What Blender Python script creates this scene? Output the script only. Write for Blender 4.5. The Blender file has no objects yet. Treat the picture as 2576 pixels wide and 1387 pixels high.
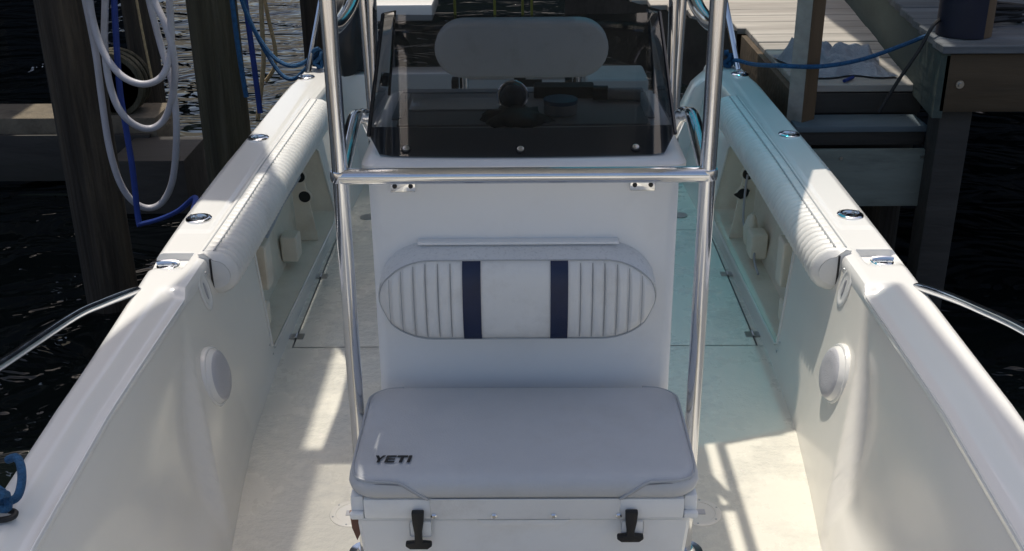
import bpy, bmesh, math, random
from mathutils import Vector, Matrix, noise
from mathutils.geometry import delaunay_2d_cdt
R = math.radians
random.seed(7)
sc = bpy.context.scene
COL = sc.collection

# ------------------------------------------------------------------ camera
cd = bpy.data.cameras.new('camera')
cam = bpy.data.objects.new('camera', cd)
COL.objects.link(cam)
cd.sensor_width = 36.0
cd.sensor_fit = 'HORIZONTAL'
cd.lens = 2800 / 2576 * 36
cd.clip_start = 0.05
cd.clip_end = 3000
pit, yaw, rol = R(23.8375), R(0.6365), R(-0.5664)
fw = Vector((-math.sin(yaw) * math.cos(pit), math.cos(yaw) * math.cos(pit), -math.sin(pit)))
rt = Vector((math.cos(yaw), math.sin(yaw), 0))
up = rt.cross(fw)
r2 = rt * math.cos(rol) + up * math.sin(rol)
u2 = -rt * math.sin(rol) + up * math.cos(rol)
cam.matrix_world = Matrix(((r2.x, u2.x, -fw.x, -0.002), (r2.y, u2.y, -fw.y, 0), (r2.z, u2.z, -fw.z, 1.874), (0, 0, 0, 1)))
sc.camera = cam

# ------------------------------------------------------------------ light
SUN = Vector((0.06, -0.27, -1.0)).normalized()       # the way the sunlight travels
elev = math.asin(-SUN.z)
azim = math.atan2(-SUN.x, -SUN.y)                    # clockwise from +y
w = bpy.data.worlds.new('World')
sc.world = w
w.use_nodes = True
nt = w.node_tree
bg = nt.nodes['Background']
sky = nt.nodes.new('ShaderNodeTexSky')
sky.sky_type = 'NISHITA'
sky.sun_disc = False
sky.sun_elevation = elev
sky.sun_rotation = azim
sky.air_density = 0.9
sky.dust_density = 3.4
sky.ozone_density = 0.7
nt.links.new(sky.outputs[0], bg.inputs[0])
bg.inputs[1].default_value = 0.118
sl = bpy.data.lights.new('sun', 'SUN')
sl.energy = 2.75
sl.angle = R(0.53)
sl.color = (1.0, 0.94, 0.83)
so = bpy.data.objects.new('sun', sl)
COL.objects.link(so)
so.rotation_euler = SUN.to_track_quat('-Z', 'Y').to_euler()
sc.view_settings.view_transform = 'Standard'
sc.view_settings.look = 'None'
sc.view_settings.exposure = 0.34
sc.view_settings.gamma = 1.0
sc.view_settings.use_curve_mapping = False

# ------------------------------------------------------------------ materials
def mat(name, col, rough=0.5, metal=0.0, vary=0.0, vscale=4.0, bump=0.0, bscale=60.0, coat=0.0, dirt=None, dscale=3.0,
        damt=0.5, stretch=(1, 1, 1), rvary=0.0, spec=0.5, bdist=0.01, detail=4.0):
    m = bpy.data.materials.new(name)
    m.use_nodes = True
    t = m.node_tree
    p = t.nodes['Principled BSDF']
    p.inputs['Base Color'].default_value = (*col, 1)
    p.inputs['Roughness'].default_value = rough
    p.inputs['Metallic'].default_value = metal
    p.inputs['Specular IOR Level'].default_value = spec
    if coat:
        p.inputs['Coat Weight'].default_value = coat
        p.inputs['Coat Roughness'].default_value = 0.08
    tc = t.nodes.new('ShaderNodeTexCoord')
    mp = t.nodes.new('ShaderNodeMapping')
    mp.inputs['Scale'].default_value = stretch
    t.links.new(tc.outputs['Object'], mp.inputs[0])
    cur = None
    if vary or rvary:
        n = t.nodes.new('ShaderNodeTexNoise')
        n.inputs['Scale'].default_value = vscale
        n.inputs['Detail'].default_value = 5
        n.inputs['Roughness'].default_value = 0.6
        t.links.new(mp.outputs[0], n.inputs['Vector'])
    if vary:
        mx = t.nodes.new('ShaderNodeMix')
        mx.data_type = 'RGBA'
        rr = t.nodes.new('ShaderNodeMapRange')
        rr.inputs[1].default_value = 0.3
        rr.inputs[2].default_value = 0.7
        t.links.new(n.outputs['Fac'], rr.inputs[0])
        t.links.new(rr.outputs[0], mx.inputs[0])
        mx.inputs[6].default_value = (*[c * (1 - vary) for c in col], 1)
        mx.inputs[7].default_value = (*[min(1, c * (1 + vary * 0.5)) for c in col], 1)
        cur = mx.outputs[2]
    if rvary:
        rm = t.nodes.new('ShaderNodeMapRange')
        rm.inputs[1].default_value = 0.35
        rm.inputs[2].default_value = 0.65
        rm.inputs[3].default_value = max(0.02, rough - rvary)
        rm.inputs[4].default_value = min(1, rough + rvary)
        t.links.new(n.outputs['Fac'], rm.inputs[0])
        t.links.new(rm.outputs[0], p.inputs['Roughness'])
    if dirt:
        n2 = t.nodes.new('ShaderNodeTexNoise')
        n2.inputs['Scale'].default_value = dscale
        n2.inputs['Detail'].default_value = 8
        n2.inputs['Roughness'].default_value = 0.7
        t.links.new(mp.outputs[0], n2.inputs['Vector'])
        r3 = t.nodes.new('ShaderNodeMapRange')
        r3.inputs[1].default_value = 0.52
        r3.inputs[2].default_value = 0.72
        r3.inputs[4].default_value = damt
        t.links.new(n2.outputs['Fac'], r3.inputs[0])
        m2 = t.nodes.new('ShaderNodeMix')
        m2.data_type = 'RGBA'
        t.links.new(r3.outputs[0], m2.inputs[0])
        if cur:
            t.links.new(cur, m2.inputs[6])
        else:
            m2.inputs[6].default_value = (*col, 1)
        m2.inputs[7].default_value = (*dirt, 1)
        cur = m2.outputs[2]
    if cur:
        t.links.new(cur, p.inputs['Base Color'])
    if bump:
        n3 = t.nodes.new('ShaderNodeTexNoise')
        n3.inputs['Scale'].default_value = bscale
        n3.inputs['Detail'].default_value = detail
        t.links.new(mp.outputs[0], n3.inputs['Vector'])
        b = t.nodes.new('ShaderNodeBump')
        b.inputs['Strength'].default_value = bump
        b.inputs['Distance'].default_value = bdist
        t.links.new(n3.outputs['Fac'], b.inputs['Height'])
        t.links.new(b.outputs[0], p.inputs['Normal'])
    return m

M = {}
M['gel'] = mat('white_gelcoat', (0.80, 0.79, 0.76), 0.20, vary=0.025, vscale=1.3, coat=0.35, bump=0.03, bscale=9)
M['cream'] = mat('cream_gelcoat', (0.80, 0.77, 0.70), 0.22, vary=0.03, vscale=1.2, coat=0.3, bump=0.035, bscale=7)
M['pocket'] = mat('dull_cream_laminate', (0.82, 0.75, 0.62), 0.55, vary=0.06, vscale=6, dirt=(0.50, 0.38, 0.26), dscale=5, damt=0.35, bump=0.2, bscale=40)
M['console'] = mat('console_gelcoat', (0.84, 0.84, 0.83), 0.30, vary=0.03, vscale=2, coat=0.1, dirt=(0.6, 0.58, 0.54), dscale=6, damt=0.15)
M['vinyl'] = mat('white_vinyl', (0.76, 0.75, 0.72), 0.42, vary=0.05, vscale=5, bump=0.12, bscale=260, dirt=(0.42, 0.38, 0.32), dscale=9, damt=0.28)
M['mildew'] = mat('spotted_white_vinyl', (0.74, 0.74, 0.73), 0.45, vary=0.05, vscale=5, bump=0.12, bscale=260, dirt=(0.16, 0.16, 0.17), dscale=120, damt=0.35)
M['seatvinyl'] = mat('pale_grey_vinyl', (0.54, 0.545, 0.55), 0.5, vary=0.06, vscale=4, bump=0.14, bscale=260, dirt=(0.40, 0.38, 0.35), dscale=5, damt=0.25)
M['navy'] = mat('navy_vinyl', (0.008, 0.017, 0.055), 0.45, vary=0.2, vscale=20, bump=0.1, bscale=250)
M['seam'] = mat('grey_stitching', (0.34, 0.34, 0.35), 0.8)
M['welt'] = mat('grey_welt', (0.42, 0.43, 0.44), 0.5)
M['steel'] = mat('polished_steel', (0.74, 0.75, 0.77), 0.12, metal=1.0, rvary=0.05, vscale=12, vary=0.06, stretch=(1, 1, 0.2))
M['chrome'] = mat('chrome', (0.80, 0.81, 0.82), 0.08, metal=1.0)
M['black'] = mat('black_rubber', (0.012, 0.012, 0.013), 0.55, bump=0.1, bscale=120)
M['hole'] = mat('dark_hole', (0.006, 0.006, 0.006), 0.6)
M['grey'] = mat('grey_plastic', (0.40, 0.40, 0.43), 0.45)
M['grille'] = mat('pale_grey_grille', (0.50, 0.50, 0.53), 0.5, bump=0.3, bscale=300)
M['gasket'] = mat('dark_gasket', (0.36, 0.39, 0.41), 0.5)
M['compassm'] = mat('dark_blue_compass', (0.03, 0.06, 0.10), 0.12, coat=0.6, vary=0.6, vscale=60)
M['apron'] = mat('grey_green_board', (0.20, 0.22, 0.19), 0.85, vary=0.3, vscale=6, stretch=(0.2, 1, 1), bump=0.5, bscale=20, dirt=(0.03, 0.035, 0.03), dscale=4, damt=0.8)
M['dash'] = mat('dash_grey', (0.32, 0.32, 0.32), 0.5, bump=0.1, bscale=150)
M['cooler'] = mat('cooler_plastic', (0.86, 0.86, 0.84), 0.42, vary=0.04, vscale=3, bump=0.06, bscale=300, dirt=(0.52, 0.46, 0.38), dscale=6, damt=0.18)
M['brown'] = mat('brown_leather', (0.16, 0.07, 0.05), 0.6, vary=0.2, vscale=30)
M['navyhull'] = mat('dark_hull_paint', (0.74, 0.73, 0.70), 0.3)
M['pile'] = mat('weathered_piling', (0.044, 0.034, 0.024), 0.9, vary=0.7, vscale=14, stretch=(1, 1, 0.06), bump=1.0, bscale=22, dirt=(0.13, 0.100, 0.066), dscale=11, damt=0.8, bdist=0.04)
M['pile2'] = mat('green_stained_piling', (0.078, 0.068, 0.040), 0.9, vary=0.6, vscale=14, stretch=(1, 1, 0.06), bump=1.0, bscale=22, dirt=(0.15, 0.135, 0.10), dscale=11, damt=0.7, bdist=0.04)
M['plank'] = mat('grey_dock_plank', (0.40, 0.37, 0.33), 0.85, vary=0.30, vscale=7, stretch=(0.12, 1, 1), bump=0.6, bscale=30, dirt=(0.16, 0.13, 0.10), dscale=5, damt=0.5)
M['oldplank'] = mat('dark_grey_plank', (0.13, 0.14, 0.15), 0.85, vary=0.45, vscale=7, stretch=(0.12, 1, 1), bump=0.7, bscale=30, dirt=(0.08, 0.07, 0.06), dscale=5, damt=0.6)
M['timber'] = mat('treated_timber', (0.085, 0.058, 0.032), 0.8, vary=0.35, vscale=9, stretch=(0.1, 1, 1), bump=0.6, bscale=24, dirt=(0.07, 0.06, 0.04), dscale=4, damt=0.6)
M['timberv'] = mat('brown_post_timber', (0.16, 0.10, 0.052), 0.8, vary=0.35, vscale=9, stretch=(1, 1, 0.1), bump=0.6, bscale=24, dirt=(0.08, 0.06, 0.04), dscale=4, damt=0.6)
M['green'] = mat('algae_stained_board', (0.055, 0.075, 0.065), 0.8, vary=0.3, vscale=5, stretch=(1, 0.2, 1), bump=0.5, bscale=20, dirt=(0.05, 0.08, 0.06), dscale=3, damt=0.7)
M['dark'] = mat('dark_wet_timber', (0.045, 0.040, 0.035), 0.7, vary=0.4, vscale=6, stretch=(0.2, 1, 1), bump=0.5, bscale=20, dirt=(0.02, 0.025, 0.015), dscale=3, damt=0.6)
M['step'] = mat('grey_painted_board', (0.10, 0.13, 0.15), 0.7, vary=0.2, vscale=5, stretch=(0.2, 1, 1), bump=0.3, bscale=20)
M['pale'] = mat('pale_slab', (0.50, 0.45, 0.38), 0.9, vary=0.25, vscale=8, bump=0.6, bscale=40, dirt=(0.12, 0.11, 0.09), dscale=6, damt=0.7)
M['oldbeam'] = mat('weathered_beam', (0.17, 0.14, 0.10), 0.9, vary=0.3, vscale=8, bump=0.8, bscale=40, dirt=(0.06, 0.055, 0.045), dscale=6, damt=0.8)
M['rope'] = mat('blue_rope', (0.012, 0.095, 0.23), 0.7, vary=0.4, vscale=60, bump=0.8, bscale=220)
M['strap'] = mat('blue_strap', (0.008, 0.035, 0.22), 0.6, vary=0.2, vscale=20)
M['hose'] = mat('white_hose', (0.44, 0.43, 0.46), 0.4, vary=0.15, vscale=8, dirt=(0.35, 0.32, 0.28), dscale=9, damt=0.4)
M['tanrope'] = mat('tan_rope', (0.42, 0.32, 0.18), 0.8, vary=0.3, vscale=50, bump=0.6, bscale=200)
M['tarp'] = mat('navy_bumper', (0.003, 0.005, 0.022), 0.6, vary=0.2, vscale=12)
M['towel'] = mat('pale_towel', (0.34, 0.36, 0.40), 0.95, vary=0.25, vscale=10, bump=0.8, bscale=140, dirt=(0.22, 0.22, 0.24), dscale=8, damt=0.6)
M['roof'] = mat('dark_caster', (0.020, 0.026, 0.036), 0.8, vary=0.2)
M['alu'] = mat('caster_alu', (0.5, 0.5, 0.5), 0.45, metal=0.6)
M['bag'] = mat('black_nylon', (0.010, 0.011, 0.014), 0.45, vary=0.3, vscale=14)
M['yellow'] = mat('green_yellow_pole', (0.22, 0.24, 0.05), 0.6, vary=0.3, vscale=8, stretch=(1, 1, 0.2))
M['blue'] = mat('blue_plastic', (0.01, 0.10, 0.22), 0.35)
M['screw'] = mat('dull_steel', (0.45, 0.45, 0.44), 0.3, metal=1.0)

def nonskid():
    # cream cockpit sole: fine non-skid relief, worn stains and patches still wet from washing
    m = bpy.data.materials.new('wet_cockpit_sole')
    m.use_nodes = True
    t = m.node_tree
    p = t.nodes['Principled BSDF']
    tc = t.nodes.new('ShaderNodeTexCoord')
    def nz(scale, det, rough=0.6):
        n = t.nodes.new('ShaderNodeTexNoise')
        n.inputs['Scale'].default_value = scale
        n.inputs['Detail'].default_value = det
        n.inputs['Roughness'].default_value = rough
        t.links.new(tc.outputs['Object'], n.inputs['Vector'])
        return n
    def rng(src, a, b, c, d):
        r = t.nodes.new('ShaderNodeMapRange')
        r.inputs[1].default_value, r.inputs[2].default_value, r.inputs[3].default_value, r.inputs[4].default_value = a, b, c, d
        t.links.new(src, r.inputs[0])
        return r.outputs[0]
    big = nz(3.2, 5)
    mx = t.nodes.new('ShaderNodeMix'); mx.data_type = 'RGBA'
    t.links.new(rng(big.outputs['Fac'], 0.35, 0.7, 0, 1), mx.inputs[0])
    mx.inputs[6].default_value = (0.73, 0.70, 0.61, 1)
    mx.inputs[7].default_value = (0.705, 0.675, 0.59, 1)
    fine = nz(40, 8, 0.75)
    m2 = t.nodes.new('ShaderNodeMix'); m2.data_type = 'RGBA'
    t.links.new(rng(fine.outputs['Fac'], 0.58, 0.80, 0, 0.16), m2.inputs[0])
    t.links.new(mx.outputs[2], m2.inputs[6])
    m2.inputs[7].default_value = (0.42, 0.38, 0.30, 1)
    t.links.new(m2.outputs[2], p.inputs['Base Color'])
    wet = nz(4.5, 6, 0.65)
    pass
    sx = t.nodes.new('ShaderNodeSeparateXYZ'); t.links.new(tc.outputs['Object'], sx.inputs[0])
    g1 = rng(sx.outputs[0], -0.42, -0.60, 0.0, 1.0)
    g2 = rng(sx.outputs[0], -0.80, -0.68, 0.0, 1.0)
    mm = t.nodes.new('ShaderNodeMath'); mm.operation = 'MULTIPLY'; t.links.new(g1, mm.inputs[0]); t.links.new(g2, mm.inputs[1])
    ad = t.nodes.new('ShaderNodeMath'); ad.operation = 'MULTIPLY_ADD'; t.links.new(mm.outputs[0], ad.inputs[0]); ad.inputs[1].default_value = 0.12; t.links.new(wet.outputs['Fac'], ad.inputs[2])
    t.links.new(rng(ad.outputs[0], 0.52, 0.60, 0.0, 1.0), p.inputs['Coat Weight'])
    t.links.new(rng(ad.outputs[0], 0.48, 0.60, 0.33, 0.08), p.inputs['Roughness'])
    p.inputs['Coat Roughness'].default_value = 0.03
    p.inputs['Coat IOR'].default_value = 1.6
    cb = t.nodes.new('ShaderNodeBump'); cb.inputs['Strength'].default_value = 1.0; cb.inputs['Distance'].default_value = 0.02
    cn = nz(34, 6, 0.6)
    t.links.new(cn.outputs['Fac'], cb.inputs['Height'])
    t.links.new(cb.outputs[0], p.inputs['Coat Normal'])
    b1 = t.nodes.new('ShaderNodeBump'); b1.inputs['Strength'].default_value = 0.25; b1.inputs['Distance'].default_value = 0.003
    nn = nz(150, 3)
    t.links.new(nn.outputs['Fac'], b1.inputs['Height'])
    b2 = t.nodes.new('ShaderNodeBump'); b2.inputs['Strength'].default_value = 0.3; b2.inputs['Distance'].default_value = 0.004
    n4 = nz(34, 4)
    t.links.new(n4.outputs['Fac'], b2.inputs['Height'])
    t.links.new(b1.outputs[0], b2.inputs['Normal'])
    t.links.new(b2.outputs[0], p.inputs['Normal'])
    return m
M['sole'] = nonskid()

def tinted(name, tint, gloss_col=(0.9, 0.9, 0.9)):
    m = bpy.data.materials.new(name)
    m.use_nodes = True
    t = m.node_tree
    t.nodes.remove(t.nodes['Principled BSDF'])
    out = t.nodes['Material Output']
    tr = t.nodes.new('ShaderNodeBsdfTransparent'); tr.inputs[0].default_value = (*tint, 1)
    gl = t.nodes.new('ShaderNodeBsdfGlossy'); gl.inputs['Roughness'].default_value = 0.03; gl.inputs[0].default_value = (*gloss_col, 1)
    fr = t.nodes.new('ShaderNodeFresnel'); fr.inputs[0].default_value = 1.45
    mx = t.nodes.new('ShaderNodeMixShader')
    t.links.new(fr.outputs[0], mx.inputs[0]); t.links.new(tr.outputs[0], mx.inputs[1]); t.links.new(gl.outputs[0], mx.inputs[2])
    t.links.new(mx.outputs[0], out.inputs[0])
    return m
M['smoke'] = tinted('smoked_acrylic', (0.265, 0.275, 0.29))
M['smoke_edge'] = mat('black_acrylic_edge', (0.010, 0.012, 0.016), 0.2)

def canvas(name, tr, df):
    m = bpy.data.materials.new(name)
    m.use_nodes = True
    t = m.node_tree
    t.nodes.remove(t.nodes['Principled BSDF'])
    out = t.nodes['Material Output']
    a = t.nodes.new('ShaderNodeBsdfTranslucent'); a.inputs[0].default_value = (*tr, 1)
    b = t.nodes.new('ShaderNodeBsdfDiffuse'); b.inputs[0].default_value = (*df, 1)
    mx = t.nodes.new('ShaderNodeMixShader'); mx.inputs[0].default_value = 0.35
    t.links.new(a.outputs[0], mx.inputs[1]); t.links.new(b.outputs[0], mx.inputs[2])
    c = t.nodes.new('ShaderNodeBsdfTransparent'); c.inputs[0].default_value = (0.25, 0.78, 0.95, 1)   # open weave
    m2 = t.nodes.new('ShaderNodeMixShader'); m2.inputs[0].default_value = 0.34
    t.links.new(mx.outputs[0], m2.inputs[1]); t.links.new(c.outputs[0], m2.inputs[2])
    t.links.new(m2.outputs[0], out.inputs[0])
    return m
M['canvas'] = canvas('turquoise_canvas', (0.20, 0.46, 0.54), (0.22, 0.33, 0.38))

def water_mat():
    m = bpy.data.materials.new('dark_harbour_water')
    m.use_nodes = True
    t = m.node_tree
    p = t.nodes['Principled BSDF']
    p.inputs['Base Color'].default_value = (0.004, 0.006, 0.006, 1)
    p.inputs['Roughness'].default_value = 0.015
    p.inputs['IOR'].default_value = 1.33
    tc = t.nodes.new('ShaderNodeTexCoord')
    mp = t.nodes.new('ShaderNodeMapping')
    mp.inputs['Scale'].default_value = (0.8, 1.25, 1)
    t.links.new(tc.outputs['Object'], mp.inputs[0])
    n = t.nodes.new('ShaderNodeTexNoise'); n.inputs['Scale'].default_value = 1.9; n.inputs['Detail'].default_value = 3.0; n.inputs['Roughness'].default_value = 0.5
    n.inputs['Distortion'].default_value = 0.8
    t.links.new(mp.outputs[0], n.inputs['Vector'])
    b = t.nodes.new('ShaderNodeBump'); b.inputs['Strength'].default_value = 1.0; b.inputs['Distance'].default_value = 0.22
    t.links.new(n.outputs['Fac'], b.inputs['Height'])
    t.links.new(b.outputs[0], p.inputs['Normal'])
    return m
M['water'] = water_mat()

# ------------------------------------------------------------------ mesh helpers
def link(name, me, m=None, parent=None, loc=None, rot=None, smooth=35):
    if m is not None:
        me.materials.append(M[m] if isinstance(m, str) else m)
    if smooth:
        me.polygons.foreach_set('use_smooth', [True] * len(me.polygons))
        me.set_sharp_from_angle(angle=R(smooth))
    o = bpy.data.objects.new(name, me)
    COL.objects.link(o)
    if parent is not None:
        o.parent = parent
    if loc is not None:
        o.location = loc
    if rot is not None:
        o.rotation_euler = rot
    return o

def tag(o, label, cat=None, group=None, kind=None):
    if label: o['label'] = label
    if cat: o['category'] = cat
    if group: o['group'] = group
    if kind: o['kind'] = kind
    return o

def empty(name, label, cat, loc=(0, 0, 0), group=None):
    o = bpy.data.objects.new(name, None)
    COL.objects.link(o)
    o.location = loc
    return tag(o, label, cat, group)

def part(name, me, m, parent, smooth=35):
    """world-space mesh attached to a parent that sits at its own location"""
    off = Vector((0, 0, 0))
    p = parent
    while p is not None:
        off += Vector(p.location); p = p.parent
    if off.length > 1e-9:
        me.transform(Matrix.Translation(-off))
    return link(name, me, m, parent, smooth=smooth)

def pydata(v, f):
    me = bpy.data.meshes.new('m')
    me.from_pydata([tuple(a) for a in v], [], f)
    me.update()
    return me

def fix_normals(me):
    bm = bmesh.new(); bm.from_mesh(me)
    bmesh.ops.recalc_face_normals(bm, faces=bm.faces)
    bm.to_mesh(me); bm.free()
    return me

def box(x0, x1, y0, y1, z0, z1, bev=0.004, seg=2, taper=None):
    bm = bmesh.new()
    bmesh.ops.create_cube(bm, size=1)
    for v in bm.verts:
        v.co = Vector(((x0 + x1) / 2 + v.co.x * (x1 - x0), (y0 + y1) / 2 + v.co.y * (y1 - y0), (z0 + z1) / 2 + v.co.z * (z1 - z0)))
        if taper and v.co.z < (z0 + z1) / 2:
            v.co.x = (x0 + x1) / 2 + (v.co.x - (x0 + x1) / 2) * taper
            v.co.y = (y0 + y1) / 2 + (v.co.y - (y0 + y1) / 2) * taper
    if bev:
        bmesh.ops.bevel(bm, geom=bm.edges[:], offset=bev, segments=seg, affect='EDGES', profile=0.6)
    me = bpy.data.meshes.new('box'); bm.to_mesh(me); bm.free()
    return me

def join(*ms):
    bm = bmesh.new()
    for m in ms:
        bm.from_mesh(m)
    me = bpy.data.meshes.new('j'); bm.to_mesh(me); bm.free()
    return me

def spline(pts, n=8, closed=False):
    P = [Vector(p) for p in pts]
    out = []
    N = len(P)
    rngs = range(N) if closed else range(N - 1)
    for i in rngs:
        if closed:
            a, b, c, d = P[(i - 1) % N], P[i], P[(i + 1) % N], P[(i + 2) % N]
        else:
            a, b, c, d = P[max(i - 1, 0)], P[i], P[i + 1], P[min(i + 2, N - 1)]
        for k in range(n):
            t = k / n
            out.append(0.5 * ((2 * b) + (c - a) * t + (2 * a - 5 * b + 4 * c - d) * t * t + (3 * b - a - 3 * c + d) * t ** 3))
    if not closed:
        out.append(P[-1])
    return out

def tube(pts, r, seg=10, closed=False, sm=0, caps=True, flat=1.0):
    if sm:
        pts = spline(pts, sm, closed)
    P = [Vector(p) for p in pts]
    N = len(P)
    v, f = [], []
    prev = None
    for i in range(N):
        if closed:
            d = P[(i + 1) % N] - P[(i - 1) % N]
        else:
            d = P[min(i + 1, N - 1)] - P[max(i - 1, 0)]
        d.normalize()
        if prev is None:
            a = d.orthogonal().normalized()
        else:
            a = (prev - d * prev.dot(d)).normalized()
        prev = a
        b = d.cross(a)
        rr = r[i] if isinstance(r, (list, tuple)) else r
        for k in range(seg):
            t = 2 * math.pi * k / seg
            v.append(P[i] + a * math.cos(t) * rr + b * math.sin(t) * rr * flat)
    M_ = N if closed else N - 1
    for i in range(M_):
        for k in range(seg):
            j = (i + 1) % N
            f.append((i * seg + k, i * seg + (k + 1) % seg, j * seg + (k + 1) % seg, j * seg + k))
    if caps and not closed:
        f.append(tuple(range(seg))[::-1])
        f.append(tuple((N - 1) * seg + k for k in range(seg)))
    return pydata(v, f)

def lathe(prof, seg=28, axis=(0, 0, 1), loc=(0, 0, 0), sx=1.0):
    v, f = [], []
    n = len(prof)
    for i, (r, z) in enumerate(prof):
        for k in range(seg):
            t = 2 * math.pi * k / seg
            v.append(Vector((r * math.cos(t) * sx, r * math.sin(t), z)))
    for i in range(n - 1):
        for k in range(seg):
            f.append((i * seg + k, i * seg + (k + 1) % seg, (i + 1) * seg + (k + 1) % seg, (i + 1) * seg + k))
    f.append(tuple((n - 1) * seg + k for k in range(seg)))
    f.append(tuple(range(seg))[::-1])
    q = Vector((0, 0, 1)).rotation_difference(Vector(axis).normalized()).to_matrix()
    return pydata([q @ a + Vector(loc) for a in v], f)

def grid(rows, cyc=False):
    """rows of equal length -> quad sheet"""
    n = len(rows[0])
    v = [p for r_ in rows for p in r_]
    f = []
    for i in range(len(rows) - 1):
        for k in range(n if cyc else n - 1):
            f.append((i * n + k, i * n + (k + 1) % n, (i + 1) * n + (k + 1) % n, (i + 1) * n + k))
    return pydata(v, f)

def extrude_poly(poly, z0, z1, bev=0.0, plane='xy'):
    """closed outline, extruded along z (plane xy), or along y for plane xz"""
    bm = bmesh.new()
    def P(a, b, c):
        return (a, b, c) if plane == 'xy' else (a, c, b)
    lo = [bm.verts.new(P(a, b, z0)) for a, b in poly]
    hi = [bm.verts.new(P(a, b, z1)) for a, b in poly]
    n = len(poly)
    bm.faces.new(lo); bm.faces.new(hi)
    for i in range(n):
        bm.faces.new((lo[i], lo[(i + 1) % n], hi[(i + 1) % n], hi[i]))
    bmesh.ops.recalc_face_normals(bm, faces=bm.faces)
    if bev:
        es = [e for e in bm.edges if len(e.link_faces) == 2 and e.calc_face_angle(0) > 0.6]
        bmesh.ops.bevel(bm, geom=es, offset=bev, segments=2, affect='EDGES', profile=0.6)
    bmesh.ops.triangulate(bm, faces=[f for f in bm.faces if len(f.verts) > 4])
    me = bpy.data.meshes.new('ex'); bm.to_mesh(me); bm.free()
    return me

def smooth01(t):
    t = min(1, max(0, t))
    return t * t * (3 - 2 * t)

def interp(tab, y):
    if y <= tab[0][0]: return tab[0][1]
    for (a, b), (c, d) in zip(tab, tab[1:]):
        if y <= c:
            return b + (d - b) * (y - a) / (c - a)
    return tab[-1][1]

# ================================================================== WATER
WZ = -0.45
water = link('water', pydata([(-400, -60, WZ), (400, -60, WZ), (400, 700, WZ), (-400, 700, WZ)], [(0, 1, 2, 3)]), 'water', smooth=0)
tag(water, 'dark rippled harbour water around the boat', None, None, 'structure')
bed = link('seabed', pydata([(-400, -60, WZ - 1.5), (400, -60, WZ - 1.5), (400, 700, WZ - 1.5), (-400, 700, WZ - 1.5)], [(0, 1, 2, 3)]), 'dark', smooth=0)
tag(bed, 'dark muddy bottom under the water', None, None, 'structure')

# ================================================================== BOAT
boat = empty('center_console_boat', 'white open fishing boat with centre console moored between pilings and dock', 'boat')

XF = [(-1.55, .03), (-1.2, .12), (-.6, .22), (0.0, .32), (0.6, .42), (1.0, .50), (1.6, .66), (2.0, .735), (2.4, .785), (2.7, .822), (3.0, .853), (3.5, .872), (4.5, .862), (5.0, .83), (5.7, .80)]
XO = [(-1.62, .05), (-1.2, .36), (-.6, .66), (0.0, .87), (0.6, 1.0), (1.2, 1.075), (1.7, 1.115), (2.2, 1.135), (3.0, 1.138), (4.0, 1.14), (5.0, 1.125), (5.62, 1.10)]
def zg(y):
    return 0.562 + 0.035 * smooth01((3.0 - y) / 1.6) + 0.12 * smooth01((1.4 - y) / 3)
def kk(y):
    return (1.874 - zg(y)) / 1.312 if y > 1.4 else (1.874 - zg(1.4)) / 1.312
SIDE = [1]
def xo(y):
    t = smooth01((3.6 - y) / 1.5)
    return (interp(XO, y) - (0.045 if SIDE[0] < 0 else 0.008) * t * min(1, max(0, (y + 1.6) / 2))) * kk(y)
def xi(y):
    t = smooth01((3.6 - y) / 1.5)
    wd = 0.178 - (0.058 if SIDE[0] < 0 else 0.020) * t
    return xo(y) - wd * min(1, max(.2, (y + 1.7) / 2))
def fwd(y): return smooth01((2.915 - y) / 0.05)
YS = [-1.6 + i * 0.2 for i in range(16)] + [1.6 + i * 0.06 for i in range(20)] + [2.8 + i * 0.0125 for i in range(13)] + [2.96 + i * 0.0125 for i in range(36)] + [3.42 + i * 0.1 for i in range(22)] + [5.62, 3.1495, 3.1505, 3.1515, 3.1525, 3.1535, 3.1545]
YS = sorted(set(round(y, 4) for y in YS))

def gun_dz(s, x, y):
    """relief on top of the gunwale: cleat scoop, raised rod-holder pad"""
    a = x
    dz = 0
    # scoop for the pop-up cleat: steep aft lip, shallow ramp forward
    u = (y - 3.02) / 0.135
    v = abs(a - 1.075) / 0.062
    if 0 < u < 1 and v < 1:
        dz -= 0.024 * smooth01(u * 1.5) * smooth01((1 - u) * 30) * smooth01((1 - v) * 5)
    # raised pad aft of y=3.33
    e = min((y - 3.325) / 0.012, (a - 1.008) / 0.010, (1.122 - a) / 0.010, (5.3 - y) / 0.02)
    dz += 0.005 * smooth01(e)
    return dz

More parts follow.
